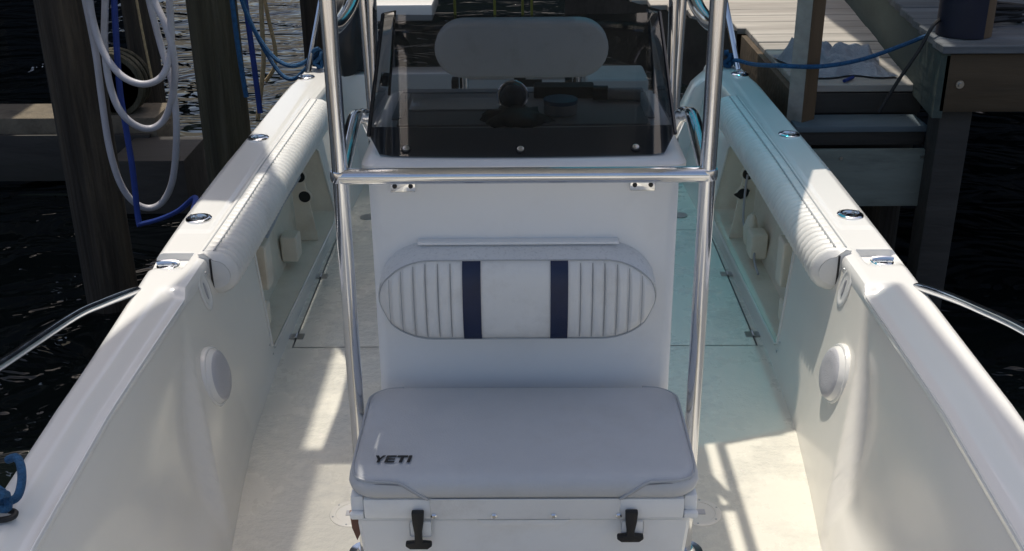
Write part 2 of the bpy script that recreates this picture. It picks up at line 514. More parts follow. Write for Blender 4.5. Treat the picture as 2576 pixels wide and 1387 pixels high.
for s in (-1, 1):
    SIDE[0] = s
    # outer hull skin
    rows = []
    for y in YS:
        o, z = xo(y), zg(y)
        kx = 1 - 0.25 * smooth01((1.8 - y) / 3.4)
        rows.append([(s * o * 0.10, y, -0.85), (s * o * 0.72 * kx, y, -0.62), (s * o * 0.86 * kx, y, -0.48), (s * o * 0.95, y, -0.1), (s * o * 0.985, y, z - 0.16), (s * (o + 0.004), y, z - 0.075)])
    part('hull_side', fix_normals(grid(rows)), 'navyhull', boat)
    # rub rail
    part('rub_rail', tube([(s * (xo(y) + 0.004), y, zg(y) - 0.062) for y in YS], 0.016, 8), 'welt', boat)
    # gunwale cap
    rows = []
    for y in YS:
        o, i, z, f = xo(y), xi(y), zg(y), fwd(y)
        pr = [(o + .002, z - .06), (o + .006, z - .04), (o + .004, z - .018), (o - .006, z - .005), (o - .018, z)]
        n = 26
        for k in range(1, n):
            t = k / n
            x = (o - .018) + (i + .022 - (o - .018)) * t
            zz = z - 0.026 * f * smooth01((t - 0.36) / 0.64) * (0.55 + 0.45 * t)
            pr.append((x, zz))
        pr += [(i + .022 - .012 * f, z - .002 - .025 * f), (i + .010 - .006 * f, z - .006 - .022 * f), (i + .003 - .003 * f, z - .016 - .016 * f), (i, z - .03 - .012 * f), (i + .001 + .002 * f, z - .05)]
        rows.append([(s * x, y, zz + gun_dz(s, x, y)) for x, zz in pr])
    part('gunwale', fix_normals(grid(rows)), 'gel', boat)

    part('coaming_bead', tube([(s * (xi(y) + .004), y, zg(y) - .0265) for y in YS if .4 < y < 2.87], .003, 6), 'gel', boat)
    # inner liner wall with the slanted rod-locker opening
    def wall_x(y, z):
        f = smooth01((2.895 - 0.80 * (0.55 - z) - y) / 0.045)
        zt = zg(y) - 0.038
        b, t_ = interp(XF, y), xi(y) + 0.0035
        rise = 0.05
        if z < rise:      # cove at the floor
            q = z / rise
            return b + 0.012 * smooth01(q) + 0.018 * f * q
        q = (z - rise) / (zt - rise)
        return b + 0.012 + (t_ - b - 0.012) * q + 0.045 * f * smooth01((1 - q) * 1.6) * smooth01(q * 4 + .3)
    HOLE = [(3.575, 0.385), (3.485, 0.105), (3.475, 0.075), (3.5, 0.058), (4.70, 0.055), (4.78, 0.09), (4.80, 0.37), (4.76, 0.40), (3.62, 0.402)]
    pts, edges = [], []
    for a in HOLE: pts.append(Vector(a))
    nh = len(HOLE)
    for i in range(nh): edges.append((i, (i + 1) % nh))
    def inside(y, z):
        c = False
        for i in range(nh):
            (a, b), (d, e) = HOLE[i], HOLE[(i + 1) % nh]
            if (b > z) != (e > z) and y < (d - a) * (z - b) / (e - b) + a: c = not c
        return c
    ycol = [y for y in YS if y <= 3.42] + [2.36 + i * .012 for i in range(48)] + [3.42 + i * .06 for i in range(1, 37)]
    ycol = sorted(set(round(min(y, 5.6), 4) for y in ycol))
    nv = 17
    # v runs 0..1 from floor to gunwale; use normalised rows away from the opening
    for y in ycol:
        zt = zg(y) - 0.038
        for k in range(nv + 1):
            zz = [0, .012, .028, .05][k] if k < 4 else .05 + (zt - .05) * (k - 3) / (nv - 3)
            if 3.43 < y < 4.84 and 0.04 < zz < 0.42: 
                continue
            pts.append(Vector((y, zz)))
    co, _, fs, _, _, _ = delaunay_2d_cdt(pts, edges, [], 0, 1e-6)
    tri = []
    for fc in fs:
        cx = sum(co[i].x for i in fc) / len(fc); cz = sum(co[i].y for i in fc) / len(fc)
        if inside(cx, cz): continue
        if cz > zg(cx) - 0.038 + 0.002: continue
        tri.append(tuple(fc))
    me = pydata([(s * wall_x(c.x, c.y), c.x, c.y) for c in co], tri)
    me = fix_normals(me)
    part('liner_wall', me, 'cream', boat, smooth=50)
    # opening lip
    part('locker_rim', tube([(s * (wall_x(a, b) - .001), a, b) for a, b in HOLE], 0.006, 6, closed=True), 'cream', boat)
    # locker recess behind the opening
    depth = 0.10
    inn = [(s * (wall_x(a, b) + .002), a, b) for a, b in HOLE]
    outw = [(s * (max(0.985, wall_x(a, b) + depth)), a + (0.02 if i < 2 else 0), b) for i, (a, b) in enumerate(HOLE)]
    v = inn + outw
    f = [(i, (i + 1) % nh, nh + (i + 1) % nh, nh + i) for i in range(nh)] + [tuple(range(nh, 2 * nh))]
    locker = part('rod_locker', fix_normals(pydata(v, f)), 'pocket', boat, smooth=20)
    # end panel with two black rod-tube openings, facing the bow
    yb = 4.50
    part('end_panel', extrude_poly([(s * .895, .06), (s * .985, .06), (s * .995, .40), (s * .945, .402)], yb, yb + .01, 0, 'xz'), 'pocket', locker, smooth=20)
    for hz, hx in ((.352, .955), (.262, .938)):
        part('rod_tube', lathe([(.032, 0), (.032, .006), (.026, .007), (.026, .002)], 24, (0, -1, 0), (s * hx, yb, hz)), 'pocket', locker)
        part('tube_shade_disc', lathe([(.0262, 0), (.0255, .003)], 24, (0, -1, 0), (s * hx, yb - .0015, hz)), 'hole', locker)  # flat dark disc stands for the shaded inside of the tube
    # moulded rod brackets inside
    for (yy, z0, z1, dx) in ((3.66, .20, .375, .045), (3.56, .085, .175, .05), (4.18, .09, .20, .05)):
        part('rod_bracket', box(min(s * (.93 - dx * .2), s * .99), max(s * (.93 - dx * .2), s * .99), yy, yy + .09, z0, z1, .014, 3), 'pocket', locker)
    if s < 0:
        part('stored_pole', tube([(s * .945, 3.70, .36), (s * .962, 4.15, .356), (s * .957, 4.52, .352)], .011, 10), 'grey', locker)
    else:
        part('stored_line', tube([(s * .95, 4.49, .35), (s * .93, 4.42, .26), (s * .925, 4.36, .17), (s * .945, 4.25, .19), (s * .935, 4.16, .10), (s * .93, 4.05, .085)], .005, 8, sm=8), 'hose', locker)
        part('stored_rag', lathe([(.012, -.09), (.04, -.06), (.05, 0), (.035, .05), (.01, .08)], 14, (0, -.3, 1), (s * .945, 4.32, .17), .6), 'pocket', locker)
        for v_ in locker.children[-1].data.vertices:
            v_.co += Vector((noise.noise(v_.co * 30), noise.noise(v_.co * 30 + Vector((3, 1, 9))), noise.noise(v_.co * 30 + Vector((8, 4, 2))))) * .022
    # screws around the opening
    for (yy, zz) in ((3.545, .40), (3.45, .09), (3.9, .415), (4.3, .415), (3.8, .045), (4.2, .045), (3.46, .05)):
        part('screw', lathe([(.005, 0), (.004, .003)], 10, (-s, 0, 0), (s * wall_x(yy, zz), yy, zz)), 'screw', boat)

    # padded coaming bolster, ribbed
    Y0, Y1 = 3.12, 4.98
    sect = [(.030, .010), (.012, .0125), (-.012, .013), (-.040, .008), (-.064, -.008), (-.082, -.034), (-.088, -.064), (-.080, -.094), (-.058, -.116), (-.030, -.128), (-.006, -.130)]
    rows = []
    rib = 0.0345
    nrib = int((Y1 - Y0) / rib)
    cxs, czs = -.02, -.055
    for i in range(nrib):
        for q in (0, .10, .3, .5, .7, .90):
            y = Y0 + (i + q) * rib
            amp = 0.0 if q == 0 else (.55 if q in (.10, .90) else (0.92 if q in (.3, .7) else 1.0))
            b = -0.0105 + 0.0105 * amp
            x0, z0 = xi(y), zg(y)
            endr = smooth01((y - Y0) / .02) * .25 + .75
            row = []
            for k, (dx, dz) in enumerate(sect):
                wgt = 0 if k < 2 else 1
                L = math.hypot(dx - cxs, dz - czs)
                g = 1 + (b * wgt) / L
                g *= endr if k > 1 else 1
                row.append((s * (x0 + cxs + (dx - cxs) * g), y, z0 + czs + (dz - czs) * g))
            rows.append(row)
    bme = grid(rows)
    bo = part('coaming_bolster', fix_normals(bme), 'vinyl', boat, smooth=70)
    n = len(sect)
    y = Y0
    part('end_cap', fix_normals(pydata([Vector(p) + Vector((0, -.002, 0)) for p in rows[0]] + [(s * (xi(y) + .002), y - .004, zg(y) - .05)], [(k, k + 1, n) for k in range(n - 1)])), 'vinyl', bo)
    part('gap_shade_strip', box(min(s * (xi(Y0) - .003), s * (xi(Y0) - .009)), max(s * (xi(Y0) - .003), s * (xi(Y0) - .009)), Y0 - .006, Y0 + .05, zg(Y0) - .115, zg(Y0) - .006, .001), 'black', bo)  # black strip stands for the shaded gap at the bolster end
    for dx in (.018, -.014):
        part('welt', tube([(s * (xi(yy) + dx), yy, zg(yy) + .0125) for yy in [Y0 + .02 + i * .1 for i in range(19)]], .0028, 6), 'welt', bo)

    # rod holders set in the gunwale
    for (yy, xx) in ((5.385, 1.063), (4.346, 1.073), (3.43, 1.072)):
        c = (s * xx, yy, zg(yy) + gun_dz(s, xx, yy))
        rh = part('rod_holder', lathe([(.043, 0), (.0425, .005), (.038, .0085), (.030, .010), (.0255, .009), (.0235, .004), (.023, .0015)], 32, (0, 0, 1), c), 'chrome', boat)
        part('cup_shade_disc', lathe([(.0225, .002), (.0215, .0035), (.012, .0036)], 28, (0, 0, 1), c), 'hole', rh)  # flat dark disc stands for the shaded depth of the holder
        part('inner_rim', lathe([(.0175, .0036), (.017, .0052), (.0135, .0052), (.013, .0037)], 24, (0, 0, 1), (c[0], c[1] + .002, c[2])), 'chrome', rh)
        for a in (30, 150, 270):
            part('screw', lathe([(.0036, .0095), (.003, .0112)], 8, (0, 0, 1), (c[0] + .0345 * math.cos(R(a)), c[1] + .0345 * math.sin(R(a)), c[2])), 'screw', rh)
    # pop-up cleat in its scoop
    c = Vector((s * 1.073, 3.075, zg(3.08) - .013))
    cl = part('popup_cleat', lathe([(.034, 0), (.034, .006), (.028, .010), (.012, .012)], 28, (0, 0, 1), c), 'chrome', boat)
    part('cleat_bar', tube([c + Vector((-.032, 0, .014)), c + Vector((-.012, 0, .017)), c + Vector((.012, 0, .017)), c + Vector((.032, 0, .014))], .007, 8, sm=3), 'chrome', cl)
    for a in (45, 135, 225, 315):
        part('screw', lathe([(.005, .008), (.004, .0115)], 8, (0, 0, 1), c + Vector((.025 * math.cos(R(a)), .025 * math.sin(R(a)), 0))), 'screw', cl)

    # oval access plate below the gunwale
    yy, zz = 3.035, .487
    nrm = Vector((-s * .98, 0, .2)).normalized()
    c = Vector((s * (wall_x(yy, zz) - .001), yy, zz))
    def oval(prof, zsc, ysc, cc):
        me = lathe(prof, 32)
        tang = Vector((0, 1, 0)); upv = nrm.cross(tang) * (1 if nrm.cross(tang).z > 0 else -1)
        for v_ in me.vertices:
            q = v_.co.copy()
            v_.co = cc + tang * q.x * ysc + upv * q.y * zsc + nrm * q.z
        return fix_normals(me)
    ap = part('access_plate', oval([(.5, 0), (.49, .0025), (.46, .004), (.37, .004), (.34, .002), (.30, .002)], .125, .085, c), 'gel', boat)
    part('pull_slot', oval([(.22, .0025), (.20, .0045), (.06, .0045)], .13, .030, c), 'grey', ap)
    for q in (-1, 1):
        part('screw', lathe([(.004, 0), (.003, .003)], 8, nrm, c + Vector((0, q * .012, q * .054)) + nrm * .004), 'screw', ap)
    # round speaker on the liner wall
    yy, zz = 2.855, .294
    c = Vector((s * (.968 if False else wall_x(yy, zz)), yy, zz)) + nrm * -.008
    sp = part('speaker', lathe([(.090, 0), (.091, .012), (.088, .018), (.084, .020), (.082, .019), (.075, .032), (.064, .038), (.036, .039)], 44, nrm, c), 'gel', boat)
    part('speaker_grille', lathe([(.080, .0215), (.073, .0335), (.062, .0395), (.034, .0400)], 44, nrm, c), 'grille', sp)

    # bow rail
    if s > 0:
        rp = [(1.112, 2.90, .545), (1.118, 2.86, .566), (1.142, 2.72, .603), (1.150, 2.55, .648), (1.150, 2.302, .713), (1.140, 2.0, .775), (1.10, 1.5, .84), (.98, .7, .90), (.75, -.2, .95), (.3, -1.1, .98)]
    else:
        rp = [(-1.104, 2.90, .545), (-1.108, 2.86, .566), (-1.135, 2.70, .605), (-1.150, 2.534, .643), (-1.150, 2.144, .718), (-1.138, 1.9, .775), (-1.10, 1.5, .84), (-.98, .7, .90), (-.75, -.2, .95), (-.3, -1.1, .98)]
    ra = part('bow_rail', tube(rp, .0128, 12, sm=8), 'steel', boat)
    for yy in (1.3, .3, -.6):
        q = interp([(-1.1, .3), (-.2, .75), (.7, .98), (1.5, 1.10)], yy)
        part('stanchion', tube([(s * (xo(yy) - .03), yy, zg(yy)), (s * q, yy, .9)], .011, 8), 'steel', ra)

SIDE[0] = 1
# floor panels with a real gap around the big hatch
def sheet(xl, xr, ys, z, t=.012):
    rows = []
    for y in ys:
        a, b = (xl(y) if callable(xl) else xl), (xr(y) if callable(xr) else xr)
        rows.append([(a + (b - a) * k / 6, y, z) for k in range(7)])
    return grid(rows)
ya = [1.6 + i * .1 for i in range(20)] + [3.600]
part('floor_panel', sheet(lambda y: -interp(XF, y) - .004, lambda y: interp(XF, y) + .004, ya, 0.0), 'sole', boat)
yb_ = [3.597 + i * .1 for i in range(20)] + [5.6]
part('floor_panel', sheet(lambda y: -interp(XF, y) - .004, lambda y: -.848, [y for y in yb_ if y <= 4.75], 0.0), 'sole', boat)
part('floor_panel', sheet(lambda y: .848, lambda y: interp(XF, y) + .004, [y for y in yb_ if y <= 4.75], 0.0), 'sole', boat)
part('floor_hatch', sheet(-.842, .842, [3.603, 3.9, 4.2, 4.5, 4.744], .001), 'sole', boat)
part('floor_panel', sheet(lambda y: -interp(XF, y) - .004, lambda y: interp(XF, y) + .004, [4.75, 5.0, 5.3, 5.6], 0.0), 'sole', boat)
part('bilge_tray', sheet(-.9, .9, [3.5, 4.0, 4.8], -.012), 'dash', boat)
for s in (-1, 1):
    for yy in (3.685, 4.239):
        h = part('hatch_hinge', box(s * .846 - .028, s * .846 + .028, yy - .02, yy + .02, .001, .005, .001, 1), 'screw', boat)
        part('hinge_pin', tube([(s * .846, yy - .02, .006), (s * .846, yy + .02, .006)], .004, 8), 'screw', h)
    # round deck plate beside the cooler
    dp = part('deck_plate', lathe([(.064, 0), (.063, .002), (.060, .0035), (.047, .0035), (.045, .0015), (.040, .002)], 40, (0, 0, 1), (s * .486, 2.59, 0)), 'cream', boat)
    part('plate_slot', box(s * .486 - .018, s * .486 + .018, 2.578, 2.602, .002, .0035, .0005, 1), 'grille', dp)
    for a in range(6):
        part('screw', lathe([(.003, .0035), (.0025, .0045)], 8, (0, 0, 1), (s * .486 + .056 * math.cos(R(a * 60 + 20)), 2.59 + .056 * math.sin(R(a * 60 + 20)), 0)), 'screw', dp)
    # drain fitting aft
    part('scupper', lathe([(.035, 0), (.034, .004), (.02, .004)], 20, (0, 0, 1), (s * .74, 4.93, .001)), 'screw', boat)

# bow deck behind the lower picture edge
rows = []
for y in [-1.45 + i * .2 for i in range(16)]:
    b = interp(XF, y) + .08
    rows.append([(-b, y, .30), (0, y, .30), (b, y, .30)])
rows.append([(-.73, 1.55, .30), (0, 1.55, .30), (.73, 1.55, .30)])
rows.append([(-.67, 1.60, -.01), (0, 1.60, -.01), (.67, 1.60, -.01)])
part('bow_deck', fix_normals(grid(rows)), 'sole', boat)

# transom
tr = [(-1.04, -.3), (-1.04, .50), (-1.02, .555), (.33, .555), (.34, .42), (.62, .42), (.66, .30), (.76, .27), (.80, .33), (.86, .47), (.93, .535), (1.04, .555), (1.04, -.3)]
tp = part('transom', extrude_poly(tr, 5.48, 5.64, .012, 'xz'), 'gel', boat, smooth=40)
part('transom_seat', box(.31, .61, 5.30, 5.60, .425, .565, .02, 3), 'vinyl', boat)
part('transom_hatch', box(-.62, .20, 5.465, 5.479, .12, .44, .004), 'gel', tp)
for x in (-.42, .06):
    part('hatch_latch', box(x - .03, x + .03, 5.452, 5.464, .36, .40, .002), 'chrome', tp)
part('stern_cleat', tube([(-.35, 5.55, .557), (-.35, 5.55, .575), (-.39, 5.55, .582), (-.29, 5.55, .582)], .007, 8), 'chrome', tp)

# ---------------------------------------------------------------- console
CX0 = .374
def console_body():
    # vertical section rings (rounded plan), front y=2.52, back y=3.28
    def ring(z, hx, y0, y1, r_):
        out = []
        for (cx, cy, a0) in ((hx - r_, y0 + r_, -90), (hx - r_, y1 - r_, 0), (-hx + r_, y1 - r_, 90), (-hx + r_, y0 + r_, 180)):
            for k in range(7):
                a = R(a0 + 15 * k)
                out.append((cx + r_ * math.cos(a), cy + r_ * math.sin(a), z))
        return out
    rings = [ring(0.0, .385, 2.545, 3.175, .03), ring(.05, .378, 2.535, 3.175, .03), ring(.5, .376, 2.525, 3.175, .03), ring(.96, .374, 2.52, 3.175, .03), ring(1.028, .374, 2.52, 3.175, .03),
             ring(1.034, .380, 2.508, 3.178, .03), ring(1.042, .386, 2.496, 3.18, .034), ring(1.052, .386, 2.496, 3.18, .034), ring(1.058, .380, 2.505, 3.178, .034), ring(1.060, .368, 2.525, 3.172, .03)]
    n = len(rings[0])
    v = [p for r_ in rings for p in r_]
    f = []
    for i in range(len(rings) - 1):
        for k in range(n):
            f.append((i * n + k, i * n + (k + 1) % n, (i + 1) * n + (k + 1) % n, (i + 1) * n + k))
    f.append(tuple((len(rings) - 1) * n + k for k in range(n)))
    return fix_normals(pydata(v, f))
con = part('console', console_body(), 'console', boat, smooth=40)
# dash tray and lip behind the windshield
part('dash_tray', box(-.33, .33, 2.80, 3.12, 1.0602, 1.0655, .002, 1), 'dash', con)
part('dash_brow', box(-.345, .345, 3.120, 3.160, 1.061, 1.070, .004, 2), 'gasket', con)
for x in (-.335, .335):
    part('tray_side', box(x - .014, x + .014, 2.86, 3.118, 1.061, 1.068, .003, 2), 'gasket', con)
part('tray_panel', box(-.31, .00, 2.93, 3.05, 1.0657, 1.072, .004, 2), 'gel', con)
# windshield: raked smoked acrylic with side wings
wb, wt_ = (2.528, 1.064), (2.955, 1.318)
def ws_pt(u, t):
    # u -1..1 across, t 0..1 up
    hw = .372 + (.366 - .372) * t
    y = wb[0] + (wt_[0] - wb[0]) * t
    z = wb[1] + (wt_[1] - wb[1]) * t
    bow = .018 * (u * u)
    return Vector((-.004 + u * hw, y + bow, z))
def ws_mesh(off):
    n, mrow = 24, 12
    vv, ff = [], []
    nrm_ = Vector((0, -(wt_[1] - wb[1]), wt_[0] - wb[0])).normalized()
    for j in range(mrow + 1):
        t = j / mrow
        for i in range(n + 1):
            u = -1 + 2 * i / n
            tt = t
            # rounded lower corners
            cr = max(0, abs(u) - .86) / .14
            tt = max(t, .14 * (1 - math.sqrt(max(0, 1 - cr * cr))))
            vv.append(ws_pt(u, tt) + nrm_ * off)
    for j in range(mrow):
        for i in range(n):
            a = j * (n + 1) + i
            ff.append((a, a + 1, a + n + 2, a + n + 1))
    return pydata(vv, ff)
ws = part('windshield', ws_mesh(0), 'smoke', con)
for sd in (-1, 1):
    a, b = ws_pt(sd, .13), ws_pt(sd, 1)
    part('windshield_edge', tube([a, ws_pt(sd, .5), b], .005, 6), 'smoke_edge', con)
    wv = [a + Vector((sd * .001, 0, 0)), b + Vector((sd * .001, 0, 0)), b + Vector((-sd * .014, .16, -.02)), a + Vector((-sd * .004, .42, -.01))]
    part('windshield_wing', pydata(wv, [(0, 1, 2, 3)]), 'smoke', con, smooth=0)
    part('wing_edge', tube([wv[1], wv[2], wv[3]], .004, 6), 'smoke_edge', con)
# dark mounting flange along the bottom of the screen
def band(t0, t1, off):
    vv, ff = [], []
    nrm_ = Vector((0, -(wt_[1] - wb[1]), wt_[0] - wb[0])).normalized()
    n = 24
    for t in (t0, t1):
        for i in range(n + 1):
            u = -1 + 2 * i / n
            cr = max(0, abs(u) - .86) / .14
            tt = max(t, .14 * (1 - math.sqrt(max(0, 1 - cr * cr))))
            vv.append(ws_pt(u * .995, min(tt, t1)) + nrm_ * off)
    for i in range(n):
        ff.append((i, i + 1, n + 2 + i, n + 1 + i))
    return pydata(vv, ff)
part('screen_gasket', band(0.005, .20, -.006), 'gasket', con, smooth=0)
for x in (-.277, -.003, .272):
    c = Vector((x, 2.638, 1.1115)) + Vector((0, -.012, .02)) * 0
    t = .045
    c = ws_pt(x / .372, t) 
    nn = Vector((0, -(wt_[1] - wb[1]), wt_[0] - wb[0])).normalized()
    part('screen_washer', lathe([(.0125, .0005), (.012, .003), (.009, .003)], 18, nn, c), 'black', con)
    part('screen_bolt', lathe([(.0085, .003), (.008, .006), (.004, .0075)], 14, nn, c), 'screw', con)
# mounting clips below the grab bar
for x in (-.288, .283):
    cl = part('hinge_clip', box(x - .03, x + .03, 2.507, 2.519, .985, 1.013, .002), 'chrome', con)
    for q in (-.019, .019):
        part('clip_screw', lathe([(.006, 0), (.005, .004)], 10, (0, -1, 0), (x + q, 2.507, 1.0)), 'black', con)
# compass
part('compass', lathe([(.030, -.02), (.036, -.01), (.038, .004), (.036, .012), (.026, .022), (.012, .027), (.004, .028)], 28, (0, -.88, .47), (-.028, 2.93, 1.105)), 'compassm', con)
cn = Vector((0, -.88, .47)).normalized(); cu = Vector((1, 0, 0)).cross(cn)
part('compass_ring', tube([Vector((-.028, 2.93, 1.105)) + cn * .006 + Vector((1, 0, 0)) * .039 * math.cos(a) + cu * .039 * math.sin(a) for a in [2 * math.pi * k / 28 for k in range(28)]], .0045, 8, closed=True), 'chrome', con)
part('compass_mount', box(-.05, -.006, 2.92, 2.98, 1.062, 1.085, .006), 'black', con)

# ---------------------------------------------------------------- console backrest cushion
BC, BA, BB, BZ = -.017, .335, .105, .729
def stad(x):
    d = abs(x - BC) - (BA - BB * 1.25)
    if d <= 0: return BB
    q = min(1, d / (BB * 1.25))
    return BB * math.sqrt(max(0, 1 - q * q))
seamsL = [-.325, -.296, -.266, -.237, -.207, -.177]
seamsR = [.135, .164, .193, .223, .252, .283]
seams = seamsL + seamsR
xs = sorted(set([BC - BA * math.cos(math.pi * k / 90) for k in range(91)] + [q + e for q in seams for e in (-.009, -.006, -.003, 0, .003, .006, .009)]))
xs = [x for x in xs if abs(x - BC) <= BA]
rows = []
YF = 2.432
for x in xs:
    h = max(stad(x), .002)
    row = []
    sd = min(abs(x - q) for q in seams)
    val = .0065 * max(0, 1 - sd / .0085) ** 1.3
    dome = .012 * (1 - min(1, abs((abs(x - BC) - 0) / BA)) ** 4)
    for k in range(17):
        t = -1 + 2 * k / 16
        t = math.copysign(abs(t) ** .8, t)
        e = .016 * (abs(t) ** 6) + .02 * smooth01((abs(x - BC) - BA + .03) / .03)
        row.append((x, YF - dome * (1 - t * t) + e + val * (1 - abs(t) ** 8), BZ + h * t))
    rows.append(row)
brest = part('backrest_cushion', fix_normals(grid(rows)), 'vinyl', boat, smooth=60)
# rounded rim between face and console
rimo = []
N = 96
def rim_pt(k):
    a = 2 * math.pi * k / N
    # sample the stadium outline by angle
    cx, sz = math.cos(a), math.sin(a)
    x = BC + BA * math.copysign(abs(cx) ** .72, cx)
    return x, math.copysign(max(stad(x), .002), sz)
out = [(BC - BA * math.cos(math.pi * k / 48), 1) for k in range(49)] + [(BC + BA * math.cos(math.pi * k / 48), -1) for k in range(1, 48)]
rows = []
for x, sg in out:
    h = stad(x) * sg
    q = (x - BC)
    gx = 1.0
    rows.append([(BC + q * 1.0, YF + .014 + (.02 * smooth01((abs(q) - BA + .03) / .03)), BZ + h), (BC + q * 1.012, YF + .03, BZ + h * 1.04 + .003), (BC + q * 1.015, YF + .06, BZ + h * 1.06 + .008), (BC + q * 1.012, YF + .094, BZ + h * 1.08 + .012)])
rows.append(rows[0])
part('rim', fix_normals(grid(rows)), 'mildew', brest, smooth=70)
part('rim_piping', tube([(x * .999, YF + .012 + (.02 * smooth01((abs(x - BC) - BA + .03) / .03)), BZ + stad(x) * sg) for x, sg in out], .0018, 6, closed=True), 'welt', brest)
part('mount_board', box(-.258, .230, 2.494, 2.522, .853, .860, .002), 'console', brest)
for q in seams:
    h = stad(q) * .93
    part('stitch_line', tube([(q, YF - .001 - .012 * (1 - (zz / h * .9) ** 2) + .0064 + .010 * (abs(zz) / BB) ** 6, BZ + zz) for zz in [h * (-1 + 2 * k / 12) for k in range(13)]], .0009, 5), 'seam', brest)
for (a, b) in ((-.148, -.104), (.063, .105)):
    rows = []
    for x in [a + (b - a) * k / 6 for k in range(7)]:
        row = []
        for k in range(17):
            t = -1 + 2 * k / 16
            t = math.copysign(abs(t) ** .8, t)
            dome = .012 * (1 - min(1, abs(x - BC) / BA) ** 4)
            row.append((x, YF - dome * (1 - t * t) + .016 * abs(t) ** 6 - .0035, BZ + BB * t * 1.01))
        rows.append(row)
    part('navy_stripe', fix_normals(grid(rows)), 'navy', brest, smooth=60)

# ---------------------------------------------------------------- T-top frame
frame = bpy.data.objects.new('top_frame', None)
COL.objects.link(frame); frame.parent = boat
TR = .0185
for s in (-1, 1):
    part('leg', tube([(s * .42, 2.41, 0.003), (s * .42, 2.41, .6), (s * .418, 2.41, 1.1), (s * .417, 2.41, 1.5), (s * .417, 2.41, 2.06)], TR, 18), 'steel', frame)
    part('foot_flange', lathe([(.05, 0), (.05, .006), (.03, .008), (.022, .02)], 24, (0, 0, 1), (s * .42, 2.41, .002)), 'steel', frame)
    part('leg', tube([(s * .447, 3.17, .60), (s * .440, 3.17, 1.0), (s * .446, 3.17, 1.4), (s * .476, 3.17, 2.06)], .0165, 16), 'steel', frame)
    part('leg', tube([(s * .425, 3.05, .60), (s * .415, 3.05, 1.0), (s * .405, 3.05, 1.5), (s * .405, 3.05, 2.06)], .0135, 16), 'steel', frame)
    part('leg_bracket', box(min(s * .377, s * .44), max(s * .377, s * .44), 3.02, 3.20, .62, .66, .004), 'steel', frame)
    part('brace', tube([(s * .417, 2.41, 1.395), (s * .413, 2.50, 1.385), (s * .408, 2.64, 1.395), (s * .404, 2.78, 1.435), (s * .402, 2.90, 1.51), (s * .404, 3.0, 1.64), (s * .405, 3.05, 1.85)], TR * .92, 14, sm=6), 'steel', frame)
    part('handrail', tube([(s * .415, 2.415, 1.065), (s * .420, 2.55, 1.085), (s * .425, 2.72, 1.105), (s * .424, 2.80, 1.0875), (s * .415, 2.85, 1.075), (s * .398, 2.87, 1.02), (s * .376, 2.88, .97)], TR, 14, sm=6), 'steel', frame)
    part('weld_collar', lathe([(.022, -.012), (.023, -.006), (.023, .006), (.022, .012)], 18, (0, 0, 1), (s * .418, 2.41, 1.06)), 'steel', frame)
part('crossbar', tube([(-.417, 2.405, 1.060), (.417, 2.405, 1.060)], TR, 18), 'steel', frame)
for s in (-1, 1):
    part('top_rail', tube([(s * .480, 1.3, 2.07), (s * .480, 3.5, 2.07), (s * .72, 3.58, 2.07), (s * .76, 6.15, 2.07)], .016, 10), 'steel', frame)
    part('rear_leg', tube([(s * 1.075, 5.5, .56), (s * .76, 6.1, 2.06)], .016, 10), 'steel', frame)
for y in (2.41, 3.17):
    part('top_rail', tube([(-.48, y, 2.068), (.48, y, 2.068)], .016, 10), 'steel', frame)
part('hardtop', extrude_poly([(-.440, 1.25), (.430, 1.25), (.430, 3.5), (-.440, 3.5)], 2.09, 2.13, .01), 'gel', frame)  # unseen top; edges set where its shadow falls, front lengthened to shade the cushion
part('shade_panel', extrude_poly([(.12, 3.42), (.43, 3.42), (.43, 3.52), (.68, 3.57), (.76, 3.68), (.79, 3.80), (.97, 4.33), (1.06, 4.345), (1.35, 4.37), (1.35, 6.2), (.12, 6.2)], 2.14, 2.143), 'canvas', frame, smooth=0)  # unseen canvas, outline traced back from the cyan shade on deck
part('shade_panel', extrude_poly([(.12, 3.42), (.12, 6.2), (-.86, 6.2), (-.86, 4.28), (-.73, 4.02), (-.76, 3.42)], 2.145, 2.149), 'vinyl', frame, smooth=0)  # unseen opaque half, added so the left floor's shade stays neutral

# ---------------------------------------------------------------- leaning post behind the console
lp = bpy.data.objects.new('leaning_post', None)
COL.objects.link(lp); lp.parent = boat
def capsule(cx, y0, y1, cz, a, b, n=14):
    """stadium pad, thickness along y with rounded edge"""
    pts_ = []
    for k in range(n + 1):
        t = -math.pi / 2 + math.pi * k / n
        pts_.append((cx + (a - b) + b * math.cos(t), cz + b * math.sin(t)))
    for k in range(n + 1):
        t = math.pi / 2 + math.pi * k / n
        pts_.append((cx - (a - b) + b * math.cos(t), cz + b * math.sin(t)))
    return extrude_poly(pts_, y0, y1, .016, 'xz')
part('seat_backrest', capsule(-.004, 3.90, 3.965, 1.019, .307, .104), 'vinyl', lp, smooth=60)
for x in (-.213, .198):
    part('post', tube([(x, 3.985, .98), (x, 3.985, .70), (x, 3.99, .05), (x, 3.99, 0.003)], .017, 12), 'steel', lp)
    part('post_clamp', box(x - .045, x - .02, 3.95, 4.0, .86, .90, .004), 'black', lp)
part('seat_pad', box(-.33, .33, 4.0, 4.30, .60, .68, .03, 3), 'vinyl', lp)
part('seat_shelf', box(-.30, .30, 4.0, 4.32, .45, .49, .01), 'gel', lp)
for x in (-.28, .28):
    part('post', tube([(x, 4.27, .61), (x, 4.30, .003)], .017, 12), 'steel', lp)
part('rod_rack', box(-.02, .07, 3.99, 4.03, .86, .98, .01), 'black', lp)
part('reel_handle', tube([(-.03, 3.98, .90), (.01, 3.97, .90)], .008, 8), 'black', lp)
part('rack_bar', tube([(-.213, 3.985, .90), (.198, 3.985, .90)], .010, 8), 'steel', lp)

